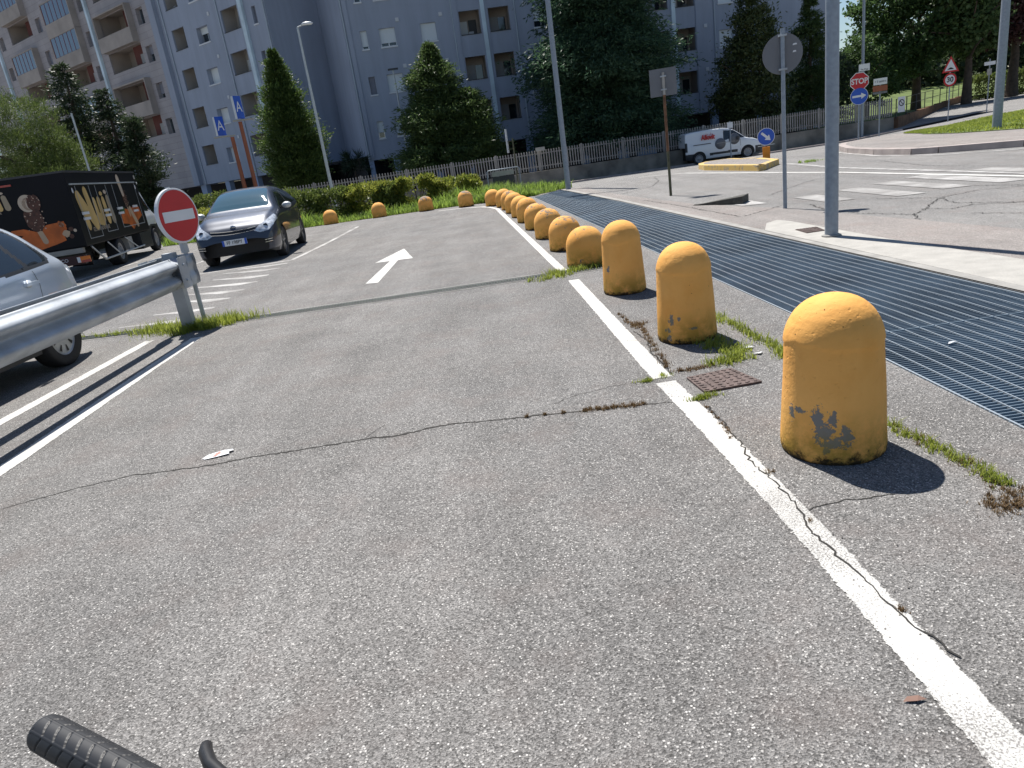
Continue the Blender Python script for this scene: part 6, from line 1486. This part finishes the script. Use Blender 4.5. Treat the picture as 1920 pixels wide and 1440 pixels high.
# cab
cab_ys = [0, .3, .7, 1.1, 1.45, 1.75, 1.95, 2.05, 2.1]
topc = [(0, 2.15), (.3, 2.16), (.7, 2.1), (1.1, 1.78), (1.45, 1.35), (1.75, 1.12), (1.95, 1.0), (2.05, .85), (2.1, .6)]
beltc = [(0, 1.2), (1.1, 1.15), (1.75, 1.0), (2.1, .55)]
widc = [(0, 1), (1.3, 1), (1.8, .95), (2.0, .85), (2.1, .75)]; rwc = [(0, .85), (.7, .82), (1.2, .8), (1.8, .8), (2.1, .6)]; zbc = [(0, .42), (2.1, .35)]
G4 = car_grid(hatch_sections(cab_ys, 2.1, 1.95, topc, beltc, widc, rwc, zbc), 120, 70)
G4[:, :, 1] += LB+.03
def cab_cls(c, n):
    x, y, z = c; y -= LB+.03; rw = seg(rwc, y)*.975
    if inpoly(y, z, [(.12, 1.2), (.15, 1.75), (.75, 1.75), (1.35, 1.2)]) and x > rw*.85: return 'side'
    if y > .72 and y < 1.6 and x < rw-.06 and z > 1.2: return 'wind'
    if z < .78: return 'low'
    return 'body'
car_parts(G4, cab_cls, [(6.1, .33, .4)], tk, {'body': (M_['paint_white'], 'cab', 0), 'side': (M_['sideglass'], 'side_window', 1), 'wind': (M_['wind'], 'windscreen', 0), 'low': (M_['plast'], 'cab_trim', 0)})
mb = MB(); mb.bb(-.9, .9, LB+.05, LB+1.8, .42, 1.1); mb.build('cab_interior', M_['black'], tk)
mb = MB(); mb.lathe([(0, -.25), (.12, -.2), (.15, 0), (.1, .2), (0, .24)], 14, (.82, LB+.5, 2.0), 'y', scale=(1, .5)); mb.build('cab_deflector', M_['paint_white'], tk)
# graphics helper: decals on rear (plane y) or right side (plane x)
gold = mat('gold_print', (.62, .42, .16), .5, noise=(2, .2)); goldd = mat('dim_gold_print', (.36, .29, .2), .5); orangep = mat('orange_print', (.5, .11, .015), .5, noise=(3, .35, 6))
choc = mat('chocolate_print', (.075, .025, .015), .5, noise=(14, .5)); cream = mat('cream_print', (.55, .45, .35), .5); creamd = mat('dark_cream_print', (.34, .25, .18), .5); nut = mat('nut_print', (.55, .4, .3), .5); wood = mat('stick_print', (.5, .36, .24), .5); greenp = mat('green_print', (.02, .1, .03), .5); frame_l = mat('panel_line', (.4, .42, .44), .5)
def dec(name, poly, lay, m, side, par=tk):
    """poly in (u,z): rear u = local x ; side u = local y. lay = stacking level"""
    d = .0035+.0012*lay; a = sum(poly[i][0]*poly[(i+1) % len(poly)][1]-poly[(i+1) % len(poly)][0]*poly[i][1] for i in range(len(poly)))
    if a < 0: poly = poly[::-1]
    mb = MB()
    if side: mb.add([(W2+d, u, z) for u, z in poly], [tuple(range(len(poly)))])
    else: mb.add([(u, -d, z) for u, z in poly], [tuple(range(len(poly)))])
    return mb.build(name, m, par)
def stroke(pts, w0, w1, n=8):
    """tapered rounded stroke outline"""
    a, b = Vector(pts[0]), Vector(pts[1]); d = (b-a).normalized(); nr = Vector((-d.y, d.x)); o = []
    for i in range(n+1): t = math.pi*i/n; o.append(tuple(b+nr*math.cos(t)*w1/2+d*math.sin(t)*w1/2))
    for i in range(n+1): t = math.pi*i/n; o.append(tuple(a-nr*math.cos(t)*w0/2-d*math.sin(t)*w0/2))
    return o
def logo(cu0, cz0, k, kz, side, text=True):
    """Nuii: brush-letter strokes, u to the right"""
    P = lambda u, z: (cu0+u*k, cz0+z*kz)
    L_ = []
    def S_(a, b, w0, w1, m): L_.append((stroke([P(*a), P(*b)], w0*k*1.2, w1*k*1.2), m))
    S_((.06, .62), (.12, -.02), .13, .1, gold); S_((.05, .70), (.36, -.02), .13, .12, gold); S_((.30, .82), (.38, .0), .11, .12, gold)
    S_((.50, .55), (.52, .12), .09, .1, gold); S_((.50, .1), (.62, .06), .12, .12, gold); S_((.66, .55), (.66, .1), .1, .1, gold)
    S_((.82, .56), (.84, .06), .09, .11, gold); S_((.99, .58), (1.02, .06), .1, .12, goldd)
    L_.append((ell(*P(.80, .76), .055*k, .06*kz, 14), gold)); L_.append((ell(*P(.96, .80), .055*k, .06*kz, 14), cream))
    for i, (p, m) in enumerate(L_): dec('logo_stroke', p, 3+.15*i, m, side)
    if text:
        rot = (R(90), 0, R(90)) if side else (R(90), 0, 0); c = P(.5, -.16); loc = (W2+.006, c[0], c[1]) if side else (c[0], -.006, c[1])
        text_mesh('lettering', 'ICE CREAM ADVENTURE', .085*kz/.55, cream, tk, loc, rot, .0005, sx=.8)
def ice(cu0, cz0, k, side, seed, upright=True):
    r_ = random.Random(seed); P = lambda u, z: (cu0+u*k, cz0+z*k)
    dec('stick_graphic', stroke([P(.02, -.2), P(.12, -.62)], .15*k, .17*k), 3, wood, side)
    dec('chocolate_graphic', [P(*q_) for q_ in ell(0, .12, .27, .42, 34, .12, .05, seed)], 4, choc, side)
    if upright:
        dec('cream_graphic', [P(*q_) for q_ in ell(-.06, .62, .25, .27, 30)], 5, cream, side); dec('cream_shade_graphic', [P(*q_) for q_ in ell(-.03, .6, .17, .2, 24)], 6, creamd, side); dec('cream_core_graphic', [P(*q_) for q_ in ell(.0, .58, .1, .14, 20)], 7, cream, side)
        dec('chocolate_edge_graphic', [P(*q_) for q_ in ell(.14, .6, .2, .27, 26, 0, .08, seed)], 8, choc, side)
    n_ = MB(); d = .0035+.0012*9
    for i in range(42):
        a, b = r_.uniform(-.25, .33), r_.uniform(-.25, .8 if upright else .5); s_ = r_.uniform(.012, .028)*k; u, z = P(a, b)
        if side: n_.add([(W2+d, u-s_, z), (W2+d, u, z-s_), (W2+d, u+s_, z), (W2+d, u, z+s_)], [(0, 1, 2, 3)])
        else: n_.add([(u-s_, -d, z), (u, -d, z-s_), (u+s_, -d, z), (u, -d, z+s_)], [(0, 1, 2, 3)])
    o = n_.build('nut_graphic', nut, tk); o['kind'] = 'stuff'
# rear: u = local x (-1.08..1.08)
logo(-1.08, 1.68, .86, .42, False)
dec('terrain_graphic', [(-.4, .74), (-.36, .92), (-.25, 1.0), (-.1, 1.08), (-.36, 1.15), (-.3, 1.22), (-.05, 1.22), (.2, 1.12), (.42, 1.24), (.78, 1.27), (.8, 1.1), (.7, .98), (.72, .86), (.5, .8), (.1, .72)], 1, orangep, False)
dec('leaf_graphic', [(-.68, .98), (-.55, 1.08), (-.38, 1.12), (-.25, 1.0), (-.45, .94)], 2, greenp, False)
dec('flower_graphic', ell(-.5, 1.24, .09, .08, 16, 0, .3, 4), 2, creamd, False); dec('flower_stem_graphic', ell(-.48, 1.13, .05, .07, 12), 1.5, choc, False)
ice(.22, 1.32, .68, False, 5)
for u, z, r_, m in ((.70, 1.18, .1, orangep), (.71, 1.2, .06, nut), (.76, 1.0, .08, wood), (.88, 1.08, .05, choc), (.95, 1.04, .035, cream), (.85, .93, .05, choc)): dec('nut_graphic', ell(u, z, r_, r_, 14, 0, .15, int(u*100)), 5, m, False)
# right side: u = local y (0..5.3)
dec('terrain_graphic', [(3.0, .98), (3.1, 1.28), (3.5, 1.34), (3.95, 1.3), (4.4, 1.42), (4.8, 1.34), (4.9, 1.1), (4.4, .98), (3.8, .78), (3.5, .94)], 1, orangep, True)
dec('leaf_graphic', [(3.0, 1.22), (3.15, 1.4), (3.5, 1.38), (3.4, 1.22)], 2, greenp, True)
ice(3.75, 1.55, .62, True, 8, False); dec('stick_graphic', stroke([(3.95, 1.3), (4.25, .92)], .2, .22), 6, wood, True)
dec('stick_graphic', stroke([(3.6, 2.1), (3.68, 1.75)], .26, .2), 6, cream, True)
logo(.3, 1.12, 2.05, .86, True)
# hatch outline, rail, hinges
def rect_line(u0, u1, z0, z1, w_=.014, lay=10):
    for a in ([(u0, z0), (u1, z0), (u1, z0+w_), (u0, z0+w_)], [(u0, z0+w_), (u0+w_*2, z0+w_), (u0+w_*2, z1), (u0, z1)], [(u1-w_*2, z0+w_), (u1, z0+w_), (u1, z1), (u1-w_*2, z1)]): dec('panel_outline', a, lay, frame_l, True)
rect_line(.35, 1.25, .80, 1.98); rect_line(1.65, 2.45, .86, 1.98); rect_line(2.95, 4.95, .88, 1.98)
mb = MB(); mb.bb(W2+.004, W2+.05, .1, 4.95, 2.0, 2.03); mb.build('awning_rail', M_['polelt'], tk)
for u in (.4, 1.9, 2.95, 4.3):
    for dz in (0, -.12): mb = MB(); mb.bb(W2+.018, W2+.045, u-.12, u+.28, 1.34+dz, 1.40+dz); mb.build('hinge', M_['signw'], tk)
for u in (.16, 4.98): dec('marker_light', ell(u, 1.88, .05, .06, 14), 11, M_['signw'], True)
mb = MB(); mb.bb(W2+.004, W2+.012, 5.12, 5.24, 2.1, 2.2); mb.build('corner_plate', M_['conc'], tk)
